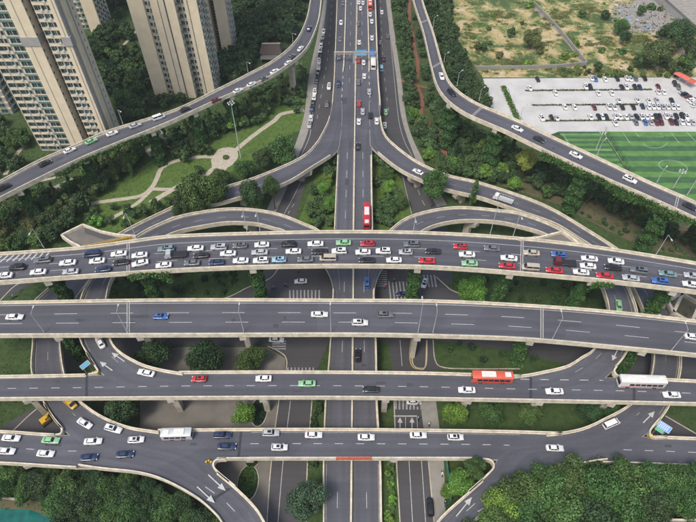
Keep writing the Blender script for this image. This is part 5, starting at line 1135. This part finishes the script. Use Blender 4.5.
for px, py, kind, col in ((4.5, 275, 'sedan', W_), (17, 267, 'suv', B_), (42.5, 259.8, 'suv', 'grey'), (38, 271.7, 'sedan', W_), (67.5, 262.3, 'sedan', W_), (70.5, 271.3, 'sedan', S_), (92, 254, 'van', N_), (97, 260.5, 'sedan', W_), (103, 268.8, 'sedan', N_),
    (118.7, 253.3, 'sedan', W_), (121, 262, 'sedan', B_), (139.5, 254.9, 'sedan', W_), (140, 262.8, 'sedan', W_), (166, 248.6, 'suv', 'teal grey'), (176, 254.8, 'flatbed truck', S_), (163.6, 264.8, 'sedan', W_), (195.5, 248, 'sedan', W_), (201, 255.2, 'sedan', B_), (192, 262.6, 'sedan', G_),
    (218.7, 246.8, 'suv', S_), (240, 245.4, 'hatchback', G_), (261.8, 244.4, 'sedan', W_), (288.4, 244, 'suv', B_), (228, 253.2, 'sedan', W_), (259.6, 252, 'sedan', S_), (293.4, 251, 'sedan', W_), (216.5, 262, 'sedan', N_), (240.7, 260.3, 'sedan', W_), (260.8, 260.2, 'suv', W_), (279, 259.3, 'hatchback', 'light blue'), (305.5, 259, 'sedan', G_),
    (315.5, 243.4, 'sedan', W_), (343.5, 242.3, 'sedan', 'green'), (367.5, 243.3, 'hatchback', 'red'), (319.4, 251.2, 'sedan', B_), (339.2, 250.8, 'suv', W_), (363, 251.8, 'sedan', W_), (383.3, 250.8, 'suv', W_), (328, 258, 'van', 'beige'), (366.8, 259.8, 'sedan', B_), (394, 259.7, 'sedan', W_),
    (411.5, 244.2, 'suv', G_), (405.7, 251.8, 'hatchback', S_), (433, 251, 'sedan', B_), (460.3, 246.2, 'hatchback', 'red'), (492, 248, 'sedan', G_), (467, 254.2, 'sedan', W_), (426.9, 260.4, 'sedan', 'red'), (469.7, 263.2, 'sedan', 'green'),
    (531.6, 252.5, 'sedan', 'beige'), (559, 254.3, 'hatchback', 'blue'), (589.5, 258.2, 'sedan', W_), (509, 257.8, 'sedan', W_), (564.7, 262.8, 'flatbed truck', 'maroon'), (588, 265.7, 'sedan', W_), (507, 265.5, 'sedan', 'red'), (530.5, 267.3, 'van', 'beige'), (554.3, 270, 'sedan', 'red'), (581.2, 271.8, 'sedan', W_),
    (616, 261, 'sedan', W_), (613, 267.4, 'sedan', B_), (639, 270.2, 'suv', G_), (604.6, 275.3, 'sedan', 'red'), (631, 277.8, 'sedan', S_), (667.8, 273.4, 'sedan', 'teal grey'), (660, 281, 'suv', 'blue'), (693, 275.4, 'sedan', S_), (691.5, 284, 'sedan', W_)):
    veh('D1', px, py, kind, col, True, J, JG, twist=random.uniform(-1.5, 1.5) + (9 if (px, py) == (140, 262.8) else 0))
for px, py, kind, col in ((14.5, 316.7, 'sedan', W_), (160.5, 316, 'hatchback', 'blue'), (319.5, 314, 'sedan', W_), (360, 322.5, 'suv', W_), (385.5, 314.5, 'suv', G_), (693, 336.5, 'sedan', W_)):
    veh('D2', px, py, kind, col, False, 'on the wide nearly empty viaduct', 'cars on the nearly empty viaduct')
for px, py, kind, col in ((146, 372.6, 'sedan', W_), (199, 378.5, 'hatchback', 'red'), (263.5, 378.2, 'sedan', W_), (307, 383.3, 'sedan', 'green'), (371, 389.2, 'sedan', B_), (466.8, 389.7, 'sedan', W_), (554.5, 391, 'sedan', W_), (671.7, 394.6, 'sedan', W_), (492, 377, 'city bus', 'orange red'), (641.5, 381.5, 'coach', 'bus white')):
    veh('D3', px, py, kind, col, True, 'on the viaduct that carries the buses', 'vehicles on the bus viaduct', twist=(-14 if px == 146 else 0))
veh('R1', 100, 342, 'sedan', W_, True, 'on the merging bow ramp under the nearly empty viaduct', None)
for px, py, kind, col in ((11, 437.8, 'sedan', W_), (6.3, 450.9, 'sedan', W_), (50.6, 440, 'sedan', 'green'), (45.5, 453.4, 'sedan', W_), (93, 441.2, 'sedan', W_), (136, 439.5, 'hatchback', W_), (89, 457.2, 'sedan', N_), (125, 454.2, 'sedan', N_), (177, 434, 'minibus', 'grey white'), (222.5, 435, 'suv', N_), (227, 446.2, 'sedan', N_),
    (271, 432.8, 'suv', S_), (279.5, 447.2, 'hatchback', W_), (313.6, 434.6, 'sedan', W_), (366.2, 437, 'sedan', W_), (418.3, 434.9, 'sedan', W_), (455.5, 437, 'hatchback', W_), (554.9, 447.9, 'sedan', W_)):
    veh('D4', px, py, kind, col, False, 'on the lowest viaduct', 'cars on the lowest viaduct')
veh(None, 84.7, 423.2, 'sedan', W_, place='on the left merging ramp behind the lowest viaduct', group='vehicles on the left merging ramp', vec=(12, 7), z=8.02); veh(None, 113.3, 428.6, 'suv', W_, place='on the left merging ramp behind the lowest viaduct', group='vehicles on the left merging ramp', vec=(14, 4), z=8.02)
veh(None, 69.5, 402.5, 'van', 'yellow', place='coming out from under the bus viaduct', vec=(10, 9), z=8.02); veh(None, 611.3, 423.6, 'van', W_, place='on the right merging ramp behind the lowest viaduct', vec=(14, -6), z=8.02)
veh(None, 46, 420, 'excavator', 'yellow', place='on the ground inside the left gore triangle', vec=(8, -6), z=.1)
for px, py, kind, col, rv in ((4, 187, 'suv', B_, 0), (45, 163, 'sedan', B_, 0), (69.5, 150, 'sedan', W_, 0), (91, 141, 'sedan', 'green', 0), (112, 133, 'sedan', W_, 0), (135, 125.2, 'sedan', S_, 0), (158.7, 117.2, 'van', W_, 0), (185, 108.9, 'sedan', B_, 0), (216, 99.6, 'sedan', 'maroon', 0), (238, 90.3, 'sedan', W_, 0), (251.7, 83.9, 'sedan', W_, 0), (264, 78.2, 'hatchback', G_, 0), (274.7, 71, 'sedan', W_, 0), (288.5, 62.3, 'sedan', W_, 0), (291.5, 56.3, 'hatchback', G_, 0), (300.5, 48.2, 'sedan', W_, 0), (309, 28.2, 'sedan', N_, 0)):
    veh('FL', px, py, kind, col, True, 'on the left flyover', 'cars on the left flyover')
for px, py, kind, col in ((441.7, 76, 'sedan', W_), (451.7, 92.7, 'suv', B_), (517.5, 128.2, 'sedan', W_), (539.5, 139, 'sedan', B_), (576, 154.7, 'sedan', W_), (630, 179.2, 'suv', W_), (690, 206, 'sedan', B_)):
    veh('FR', px, py, kind, col, False, 'on the ivy hung right flyover', 'cars on the right flyover')
veh('R3', 418, 171.5, 'sedan', W_, True, 'on the right curved ramp'); veh('R3', 503, 199.5, 'car carrier', W_, True, 'on the right curved ramp'); veh('R4', 619, 306, 'sedan', 'green', False, 'on the right bow ramp under the jam'); veh('R3', 656, 310, 'sedan', W_, True, 'on the right ramp under the jam')
for px, py, kind, col, rv in ((343, 3, 'sedan', G_, 0), (341, 22.3, 'sedan', W_, 0), (340, 39, 'sedan', G_, 0), (339, 56.5, 'sedan', G_, 0), (338.3, 84, 'suv', N_, 0), (359, 2, 'sedan', W_, 1), (363, 2.5, 'sedan', W_, 1), (360.6, 8, 'sedan', W_, 1), (358, 23.4, 'sedan', G_, 1), (359.3, 42, 'sedan', W_, 1), (358.6, 60, 'sedan', 'red', 1), (363.6, 62, 'sedan', W_, 1), (370.3, 14, 'sedan', W_, 1), (371.8, 21, 'sedan', W_, 1), (372, 37.6, 'sedan', W_, 1),
    (364.3, 75.7, 'sedan', W_, 1), (358.4, 82, 'sedan', G_, 1), (369.3, 91.5, 'sedan', S_, 1), (358.9, 103.3, 'sedan', 'red', 1), (362.7, 111.2, 'sedan', S_, 1), (370.3, 115.3, 'suv', B_, 1), (358.9, 121.3, 'sedan', W_, 1), (376.8, 120.6, 'sedan', W_, 1), (358, 146, 'sedan', B_, 1), (367, 282.5, 'suv', 'blue', 1), (358, 355, 'sedan', B_, 1)):
    veh('C', px, py, kind, col, not rv == 0, 'on the central expressway', 'cars on the central expressway', vertical=True)
veh('C', 366.7, 216, 'city bus', 'red', True, 'on the central expressway just above the jammed viaduct'); veh('C', 370, 3, 'city bus', 'orange red', True, 'on the central expressway at the top picture edge'); veh('C', 373.2, 63.2, 'minibus', 'bus white', True, 'on the central expressway just below the overhead gantry')
SR = 'on the side road right of the expressway'
for px, py, kind, col in ((381.8, 11.8, 'sedan', W_), (380, 42.4, 'sedan', G_), (383.3, 58.6, 'sedan', B_), (381.4, 68, 'van', 'light blue'), (387.6, 36, 'hatchback', G_), (385.7, 111.7, 'sedan', 'green'), (384.7, 125, 'hatchback', W_)):
    veh(None, px, py, kind, col, place=SR, group='cars on the right side road', vec=(-.6, -10), vertical=True)
veh(None, 329, 86.5, 'suv', W_, place='driving on the side road left of the expressway', vec=(-1, 10)); veh(None, 327, 104, 'hatchback', G_, place='driving on the side road left of the expressway', vec=(-1, 10))
for i, (px, py, col) in enumerate(((324.4, 31, W_), (323.6, 36.8, S_), (322.6, 41, G_), (321.8, 45.5, W_), (321, 50.5, W_), (320.6, 56, B_), (319.9, 61.5, W_), (319.3, 67.5, W_), (318.5, 73.5, B_), (317.3, 80, B_), (316.3, 86, G_), (315.5, 92, W_), (314.7, 97.5, W_), (313.6, 103, B_), (312.6, 109.5, N_), (311.6, 118.5, W_), (310.2, 124.5, S_))):
    veh(None, px - .8, py, random.choice(('sedan', 'suv')), col, place='parked along the left side road', group='cars parked along the left side road', vec=(-1.1, 10), vertical=True)
veh(None, 300.7, 281, 'sedan', W_, place='crossing the left ground junction under the viaducts', vec=(-10, .5)); veh(None, 276.5, 339.5, 'sedan', W_, place='on the street half hidden under the nearly empty viaduct', vec=(10, .5))
veh(None, 403, 293.7, 'sedan', N_, place='on the upper right zebra crossing', vec=(-10, .5)); veh(None, 424.5, 283, 'hatchback', W_, place='beside the ivy pier at the right junction', vec=(-3, 9)); veh(None, 430, 507, 'suv', B_, place='on the bottom side road right of the expressway', vec=(-.6, -10)); veh(None, 414, 401.5, 'sedan', W_, place='on the lower zebra crossing', vec=(10, 0))
# car park
ROWS = {'at the back edge of the car park': ((537.8, 79, B_), (592, 78, W_), (595.6, 78.6, 'blue'), (605.3, 79, W_), (617.5, 78.2, B_), (627, 78, W_), (630.8, 78.6, W_), (636, 78.2, G_), (645, 78, B_)),
 'above the first lot hedge': ((530, 87.7, W_), (585.8, 86.5, W_), (590.5, 87, B_), (622, 86.8, B_), (626.5, 86.8, W_), (635, 86.5, B_), (640, 86.8, N_), (658.5, 86.3, 'maroon'), (675, 83.4, B_), (678.6, 86.8, G_)),
 'below the first lot hedge': ((555.7, 92.8, W_), (598.4, 92.8, W_), (612, 92.8, W_), (658.5, 91.8, W_), (664, 91.8, W_)),
 'above the middle lot hedge': ((619, 100.2, W_), (637.7, 100, W_), (649, 100.6, W_), (657, 100, S_), (672, 100.2, B_)),
 'below the middle lot hedge': ((565, 106.6, W_), (574.7, 107, W_), (594.5, 107, 'maroon'), (609, 107, W_), (614.5, 107.2, W_), (622.6, 106.9, B_), (633.6, 106.7, B_), (642.7, 106, N_), (649, 106.5, W_), (653.5, 106.5, W_), (658, 106.7, W_), (663, 106.7, S_), (668, 106.7, W_), (673, 106.7, W_), (678, 106.7, W_)),
 'above the lowest lot hedge': ((542, 117.8, W_), (551.7, 117.2, B_), (557, 117.6, W_), (590.8, 116.7, W_), (599, 116.3, B_), (602.5, 116.5, W_), (606.6, 116.4, B_), (616, 116, W_), (620, 116.4, W_), (626.3, 116.6, W_), (631.3, 116.2, S_), (636.9, 116.4, B_), (642, 116.9, W_), (647, 116.6, W_), (651.3, 116, W_), (656.3, 116, B_), (660, 116, B_), (666.4, 116, W_), (670.8, 116.4, W_), (676.5, 115.7, B_), (682.3, 115.7, B_), (686.6, 116.4, W_)),
 'below the lowest lot hedge': ((615.4, 122.8, W_), (636.2, 122, G_), (645.6, 122, 'blue'), (651.3, 122.2, S_), (657, 122.2, 'maroon'), (661.4, 122, 'maroon'), (671.5, 121.7, 'maroon'), (676.5, 122, B_), (682.2, 121.6, W_), (688, 122, W_), (693, 122, S_)),
 'slanting row at the right lot end': ((685, 94, B_), (688.6, 96, 'maroon'), (690.8, 99.4, W_), (693.7, 101.7, W_), (695.2, 105.2, W_), (683, 92, S_), (697, 98, W_))}
for pl_, cars in ROWS.items():
    for px, py, col in cars: veh(None, px, py, random.choice(('sedan', 'suv', 'sedan', 'hatchback')), col, place=('parked ' if 'slant' not in pl_ else 'parked in the ') + pl_, group='cars in the car park', vec=(2.9, 5.4) if 'slant' not in pl_ else (9, -2), small=True)
fams = {}
for v in VEH: fams.setdefault((v[1], v[2], v[5]), []).append(v)
DONE = set()
for (kind, col, place), vs in fams.items():
    vs.sort(key=lambda v: v[6]); kd = kind; A_ = ('top', 'bottom') if vs[0][9] else ('left', 'right')
    for i, v in enumerate(vs):
        base = f'{col} {kd} {place}'
        if len(vs) == 1: lb = f'the only {base}'
        else:
            nm = f'the {col} {kd}s' if kd != 'city bus' else 'them'
            pos = f'nearest the {A_[0]}' if i == 0 else (f'nearest the {A_[1]}' if i == len(vs) - 1 else f'{ORD[i + 1]} from the {A_[0]}' if i < 20 else f'{ORD[len(vs) - i]} from the {A_[1]}')
            lb = f'{base}, {pos}'
        o = thing({'van': 'van', 'bus': 'bus'}.get(v[0], v[0]), lb, {'car': 'car'}.get(v[0], v[0]), v[3], 0, v[7]) if not v[8] else None
        if v[8]:
            o = link('parked_car', small_mesh(v[1], v[2]), None, v[3], v[4]); tag(o, lb, 'car', v[7]); o.scale = (.88, .9, .92); continue
        o.rotation_euler = v[4]; k_ = random.uniform(.95, 1.05) if v[0] == 'car' else 1; o.scale = (k_, random.uniform(.97, 1.02) if v[0] == 'car' else 1, random.uniform(.95, 1.04) if v[0] == 'car' else 1)
        for n, me in vproto(v[1], v[2]): link(n, me, o)
# two-wheelers on the ground junctions: scooter with rider
def scooter_meshes():
    b = MB(); b.bevbox(-.75, -.1, -.16, .16, .35, .75, .05); b.bevbox(-.2, .35, -.14, .14, .28, .38, .03); b.loft([[(x, -w, z), (x, w, z), (x + .08, w, z + .02), (x + .08, -w, z + .02)] for x, w, z in ((.4, .18, .3), (.52, .16, .7), (.5, .12, 1.0))]); body = b
    w1 = MB(); w1.tube((-.6, -.05, .24), (-.6, .05, .24), .24, .24, 12); w2 = MB(); w2.tube((.62, -.05, .24), (.62, .05, .24), .24, .24, 12); h = MB(); h.tube((.48, -.33, 1.03), (.48, .33, 1.03), .025, n=6)
    return body.mesh('body', CM['navy blue']), w1.mesh('wheel', M['tyre']), w2.mesh('wheel', M['tyre']), h.mesh('handlebar', M['steel'])
SCM = scooter_meshes()
def rider_mesh():
    V = [(-.25, 0, .85), (-.22, 0, 1.1), (-.15, 0, 1.38), (-.12, 0, 1.5), (-.08, 0, 1.66), (-.1, .2, 1.38), (.1, .26, 1.12), (.42, .28, 1.05), (-.1, -.2, 1.38), (.1, -.26, 1.12), (.42, -.28, 1.05), (-.2, .12, .83), (.2, .14, .82), (.22, .12, .45), (-.2, -.12, .83), (.2, -.14, .82), (.22, -.12, .45), (.34, .12, .42), (.34, -.12, .42)]
    E = [(0, 1), (1, 2), (2, 3), (3, 4), (2, 5), (5, 6), (6, 7), (2, 8), (8, 9), (9, 10), (0, 11), (11, 12), (12, 13), (13, 17), (0, 14), (14, 15), (15, 16), (16, 18)]
    Rd = [.15, .15, .17, .06, .11, .07, .05, .04, .07, .05, .04, .1, .085, .06, .1, .085, .06, .05, .05]
    me = bpy.data.meshes.new('person'); me.from_pydata(V, E, []); o = bpy.data.objects.new('tmp_person', me); COL.objects.link(o)
    md = o.modifiers.new('s', 'SKIN'); sv = me.skin_vertices[0].data
    for i, r in enumerate(Rd): sv[i].radius = (r, r)
    sv[0].use_root = True
    o.modifiers.new('d', 'SUBSURF').levels = 1
    dg = bpy.context.evaluated_depsgraph_get(); m2 = bpy.data.meshes.new_from_object(o.evaluated_get(dg)); bpy.data.objects.remove(o); m2.name = 'person'; return m2
RM = rider_mesh()
cl = {}
for c_ in ('navy blue', 'grey', 'red', 'white'):
    m_ = RM.copy(); m_.materials.clear(); m_.materials.append(CM[c_]); cl[c_] = m_
hm = MB(); hm.loft([[(-.08 + r * math.cos(a), r * math.sin(a), z) for a in np.linspace(0, 6.283, 10)[:-1]] for z, r in ((1.62, .13), (1.7, .15), (1.8, .11), (1.84, .03))]); HM = hm.mesh('helmet', CM['white'])
for i, (px, py, vx, vy, c_, where) in enumerate(((273.5, 288, 10, -2, 'grey', 'left of the left junction'), (286, 286, 10, 1, 'navy blue', 'in the middle of the left junction'), (298, 271, 2, 9, 'grey', 'close under the jammed viaduct at the left junction'), (394, 281, -9, 1, 'navy blue', 'between the two right zebra crossings'), (385, 287, -4, 8, 'red', 'beside the ladder crossing at the expressway wall'), (425, 281, -2, 8, 'white', 'by the rightmost zebra crossing'),
        (442, 491, 0, 9, 'red', 'on the narrow pavement by the entry ramp'), (445, 503, 0, 9, 'navy blue', 'lowest on the narrow pavement by the entry ramp'), (442, 474, 1, 9, 'white', 'highest on the narrow pavement by the entry ramp'), (418, 419, 0, -9, 'navy blue', 'at the lower stop line'), (418.5, 404, 5, -8, 'grey', 'at the end of the lower zebra crossing'), (429, 424, 0, -9, 'white', 'on the pavement right of the stop line'), (14, 297, 9, -5, 'grey', 'on the ground road at the left picture edge'))):
    p = at(px, py, .6); p.z = .1; d = at(px + vx, py + vy, 0) - at(px, py, 0); yaw = math.atan2(d.y, d.x)
    t = thing('scooter', f'dark scooter {where}', 'scooter', p, yaw)
    for me, n in zip(SCM, ('body', 'wheel', 'wheel', 'handlebar')): link(n, me, t)
    r_ = link('person', cl[c_], None, p, (0, 0, yaw)); tag(r_, f'rider in {c_} {where}', 'person'); link('helmet', HM, r_)

# ------------------------------------------------------------ lamps, gantry, signs
def lamp_post(bx, by, zb, tx, ty, label, group, arm=1.8, ht=None, az=None):
    """base pixel on its footing height zb; height follows from the picture position of the head"""
    p = at(bx, by, zb)
    if ht is None:
        best = min(np.arange(3, 26, .25), key=lambda h: abs(px_of((p.x, p.y, zb + h))[1] - ty)); ht = float(best)
    t = thing('street_lamp', label, 'street lamp', (p.x, p.y, zb), az or 0, group)
    m = MB(); m.tube((0, 0, 0), (0, 0, .8), .16, .13, 8); m.tube((0, 0, .8), (0, 0, ht), .11, .06, 8); m.build('pole', M['steel'], t)
    m = MB(); m.tube((0, 0, ht), (0, -arm if az is None else -arm, ht + .3), .05, .04, 6); m.build('arm', M['steel'], t)
    m = MB(); m.bevbox(-.18, .18, -arm - .8, -arm + .05, ht + .22, ht + .38, .04); m.build('lamp_head', M['frame'], t)
LG1, LG2 = 'lamps on the jammed viaduct', 'lamps on the nearly empty viaduct'
for bx, by, tx, ty, w in ((44, 247.5, 31, 229, 'leftmost, in front of the dark grove'), (136, 237, 125, 213, 'over the unfinished stub at the first joint'), (247, 231, 243.5, 212, 'left of the pair before the left bow ramp'), (260, 231, 257, 211, 'right of the pair before the left bow ramp'), (413.5, 231, 413.5, 217, 'short one right of the expressway'), (490, 234, 495.5, 207, 'tall one before the right bow ramp'), (513, 236, 518, 214, 'just left of the second joint'), (656, 254.5, 666, 235, 'rightmost, in front of the bare slope')):
    lamp_post(bx, by, 28, tx, ty, f'far parapet lamp of the jam, {w}', LG1)
for bx, by, tx, ty, w in ((44.5, 333, 32.5, 314, 'leftmost'), (126.5, 331, 122, 312, 'at the left joint'), (244, 333, 238, 311, 'third from the left'), (331, 333, 329, 311, 'left of the two white cars'), (418, 333, 420, 305, 'right of the dark car, taller'), (433, 333, 434.3, 312, 'right neighbour of the taller one'), (552, 340, 559.5, 318, 'right of the right joint'), (671, 351, 682.5, 330, 'rightmost')):
    lamp_post(bx, by - .5, 20, tx, ty, f'lamp on the nearly empty viaduct, {w}', LG2, az=math.pi)
for i, (bx, by, ty) in enumerate(((433, 28, 18), (444, 62, 55), (457, 86, 73), (479, 101, 90), (520, 119, 108), (597, 155, 142), (657, 182, 170))):
    lamp_post(bx, by, 25, bx, ty, f'small lamp on the pitch side parapet of the right flyover, {ORD[i + 1]} from the top', 'lamps on the right flyover', az=math.pi * .75)
for i, (bx, by, ty) in enumerate(((123, 124, 110), (293, 43, 33), (248, 72, 62))): lamp_post(bx, by, 20, bx, ty, f'small lamp on the tower side parapet of the left flyover, {("leftmost", "rightmost", "middle")[i]}', 'lamps on the left flyover', az=math.pi * .25)
def mast(px, py, ty, label):
    p = at(px, py); h = float(min(np.arange(8, 34, .25), key=lambda h: abs(px_of((p.x, p.y, h))[1] - ty))); t = thing('high_mast_lamp', label, 'mast lamp', p)
    m = MB(); m.tube((0, 0, 0), (0, 0, h), .26, .12, 10); m.build('pole', M['steel'], t)
    for k in range(6):
        a = k * math.pi / 3; m = MB(); m.tube((0, 0, h), (1.1 * math.cos(a), 1.1 * math.sin(a), h - .1), .04, n=5); m.tube((1.1 * math.cos(a), 1.1 * math.sin(a), h - .25), (1.3 * math.cos(a), 1.3 * math.sin(a), h + .05), .3, .26, 8); m.build('floodlight', M['frame'], t)
mast(241, 158, 103, 'tall white mast lamp rising from the round park plaza past the left flyover')
for px, py, ty, w in ((673, 188, 171, 'left of the pair at the pitch centre circle'), (687, 195, 174, 'right of the pair at the pitch centre circle'), (596, 149, 132, 'beside the small pitch')): mast(px, py, ty, f'slim floodlight pole of the football pitch, {w}')
# overhead gantries across the expressway at the top
def px3(x, y, z): return at(x, y, z)
for (x0, x1, sgns, lb) in ((334.5, 353.5, (), 'pale beam gantry over the left half of the expressway'), (354.5, 377, ((355.5, 366.5, 'sky_sign'), (369, 374.5, 'blue_sign')), 'overhead gantry with light blue signs over the right half of the expressway')):
    zb = 5.5; zt = 11.8; a, b_ = at(x0, 52, zt), at(x1, 52, zt); t = thing('sign_gantry', lb, 'gantry', (a.x, a.y, zb)); O = Vector((a.x, a.y, zb))
    for q in (a, b_): m = MB(); m.tube((q.x - a.x, 0, -.2), (q.x - a.x, 0, zt - zb + .4), .22, .18, 8); m.build('post', M['steel'], t)
    m = MB()
    for dz in (0, .9):
        for dy in (-.35, .35): m.tube((0, dy, zt - zb - dz), (b_.x - a.x, dy, zt - zb - dz), .1, n=5)
    nseg = int((b_.x - a.x) / 1.1)
    for i in range(nseg): x = i * 1.1; m.tube((x, -.35, zt - zb), (x + 1.1, .35, zt - zb), .05, n=4); m.tube((x, -.35, zt - zb - .9), (x + 1.1, -.35, zt - zb), .05, n=4)
    m.build('truss', M['path'], t)
    m = MB(); m.box(.3, b_.x - a.x - .3, -.3, .3, zt - zb + .08, zt - zb + .14); m.build('walkway', M['path'], t)
    for s0, s1, mm_ in sgns:
        sx0, sx1 = at(s0, 52, zt).x - a.x, at(s1, 52, zt).x - a.x; m = MB(); m.add([(sx0, -.5, zt - zb - 1.6), (sx1, -.5, zt - zb - 1.6), (sx1, -.1, zt - zb + 1.1), (sx0, -.1, zt - zb + 1.1), (sx0, -.4, zt - zb - 1.65), (sx1, -.4, zt - zb - 1.65), (sx1, .0, zt - zb + 1.05), (sx0, .0, zt - zb + 1.05)], [(0, 1, 2, 3), (7, 6, 5, 4), (3, 2, 6, 7), (0, 4, 5, 1), (0, 3, 7, 4), (1, 5, 6, 2)]); sg = m.build('sign_panel', M[mm_], t)
        m = MB(); 
        for k in range(3): m.box(sx0 + .5, sx1 - .5 - k * .5, -.52 + .12 * k + .02, -.5 + .12 * k + .02, zt - zb - 1.1 + k * .75, zt - zb - .95 + k * .75)
# blue ramp signs in the gores
def gore_sign(px, py, z, w, h, ang, lb, extra=None, tilt=55):
    p = at(px, py, z + 3.5); t = thing('road_sign', lb, 'road sign', (p.x, p.y, 0), R(ang))
    for s in (-1, 1): m = MB(); m.tube((s * w * .3, .2, 0), (s * w * .3, .2, z + 3.4), .14, .1, 8); m.build('post', M['steel'], t)
    T = Matrix.Translation((0, 0, z + 3.5)) @ Matrix.Rotation(R(-tilt), 4, 'X'); m = MB(); m.box(-w / 2, w / 2, -.06, .06, -h / 2, h / 2, 0, T); m.build('sign_panel', M['blue_sign' if extra else 'sky_sign'], t)
    m = MB()
    for a, b, c, d in ((-w/2, w/2, h/2 - .1, h/2), (-w/2, w/2, -h/2, -h/2 + .1), (-w/2, -w/2 + .1, -h/2, h/2), (w/2 - .1, w/2, -h/2, h/2)): m.box(a, b, -.08, -.062, c, d, 0, T)
    if extra:
        for zz, ww in ((.35, .7), (-.15, .5), (-.6, .6)): 
            x = -w / 2 + .35
            while x < w / 2 - .6: m.box(x, x + .32, -.085, -.064, zz, zz + .3, 0, T); x += .5
    m.build('sign_lettering' if extra else 'sign_border', M['frame'], t)
    if extra: m = MB(); m.box(-w / 2, -w / 2 + 2.2, -.05, .05, -h / 2 - 1.0, -h / 2 - .06, 0, T); m.build('exit_panel', M['green_sign'], t)
gore_sign(85, 365, 9.5, 2.7, 1.4, 50, 'plain blue back of a road sign in the left gore below the nearly empty viaduct')
gore_sign(664.5, 427, 5.5, 3.3, 1.9, -42, 'blue lettered road sign with green exit panel in the right gore', True)
# crash cushions, bins, small roadside things
for px, py, z, lb in ((651, 437.5, 8, 'yellow striped crash cushion at the right gore nose'), (209, 463, 8, 'small orange beacon at the left gore nose of the exit ramp'), (96, 374, 14, 'striped barrels at the gore nose of the left bow ramp')):
    p = at(px, py, z); t = thing('crash_cushion', lb, 'crash cushion', (p.x, p.y, z + .02))
    for k in range(3): m = MB(); m.tube((k * .62 - .6, (k % 2) * .3, 0), (k * .62 - .6, (k % 2) * .3, .95), .28, .25, 10); m.build('barrel', CM['yellow'], t); m = MB(); m.tube((k * .62 - .6, (k % 2) * .3, .4), (k * .62 - .6, (k % 2) * .3, .6), .285, .275, 10); m.build('band', M['black'], t)
tn_ = thing('teal_hoarding', 'teal construction hoarding beside the narrow pavement at the bottom', 'hoarding', tuple(at(446, 470)))
o0 = at(446, 470)
for i in range(14):
    a, b_ = at(445.5 + i * .35, 458 + i * 3.2), at(445.5 + (i + 1) * .35, 458 + (i + 1) * 3.2); m = MB(); strip(m, [a - o0, b_ - o0], -.04, .04, .05, 2.3); m.build('panel', M['teal'], tn_)
    m = MB(); q = a - o0; m.tube((q.x, q.y, 0), (q.x, q.y, 2.4), .06, n=5); m.build('post', M['steel'], tn_)
m = MB(); strip(m, [at(54, 506), at(64, 511), at(78, 517)], -.3, .3, 0, 1.0); tag(m.build('low_wall', M['parapet']), 'low pale wall segment at the pond in the bottom left corner', 'wall')
m = MB(); strip(m, [at(-10, 496), at(10, 499), at(26, 501)], -.2, .2, 0, .9); tag(m.build('low_wall', M['concrete']), 'thin pale rail wall along the far pond bank', 'wall')

# ------------------------------------------------------------ air
hz = MB(); hz.box(-940, 940, -340, 1140, -1.4, 165); ho = hz.build('haze', [bpy.data.materials.new('haze_air')]); ho['kind'] = 'stuff'
m_ = ho.data.materials[0]; m_.use_nodes = True; m_.node_tree.nodes.remove(m_.node_tree.nodes['Principled BSDF']); pv = m_.node_tree.nodes.new('ShaderNodeVolumePrincipled')
pv.inputs['Color'].default_value = (.86, .92, 1, 1); pv.inputs['Density'].default_value = .00010; m_.node_tree.links.new(pv.outputs[0], m_.node_tree.nodes['Material Output'].inputs['Volume'])
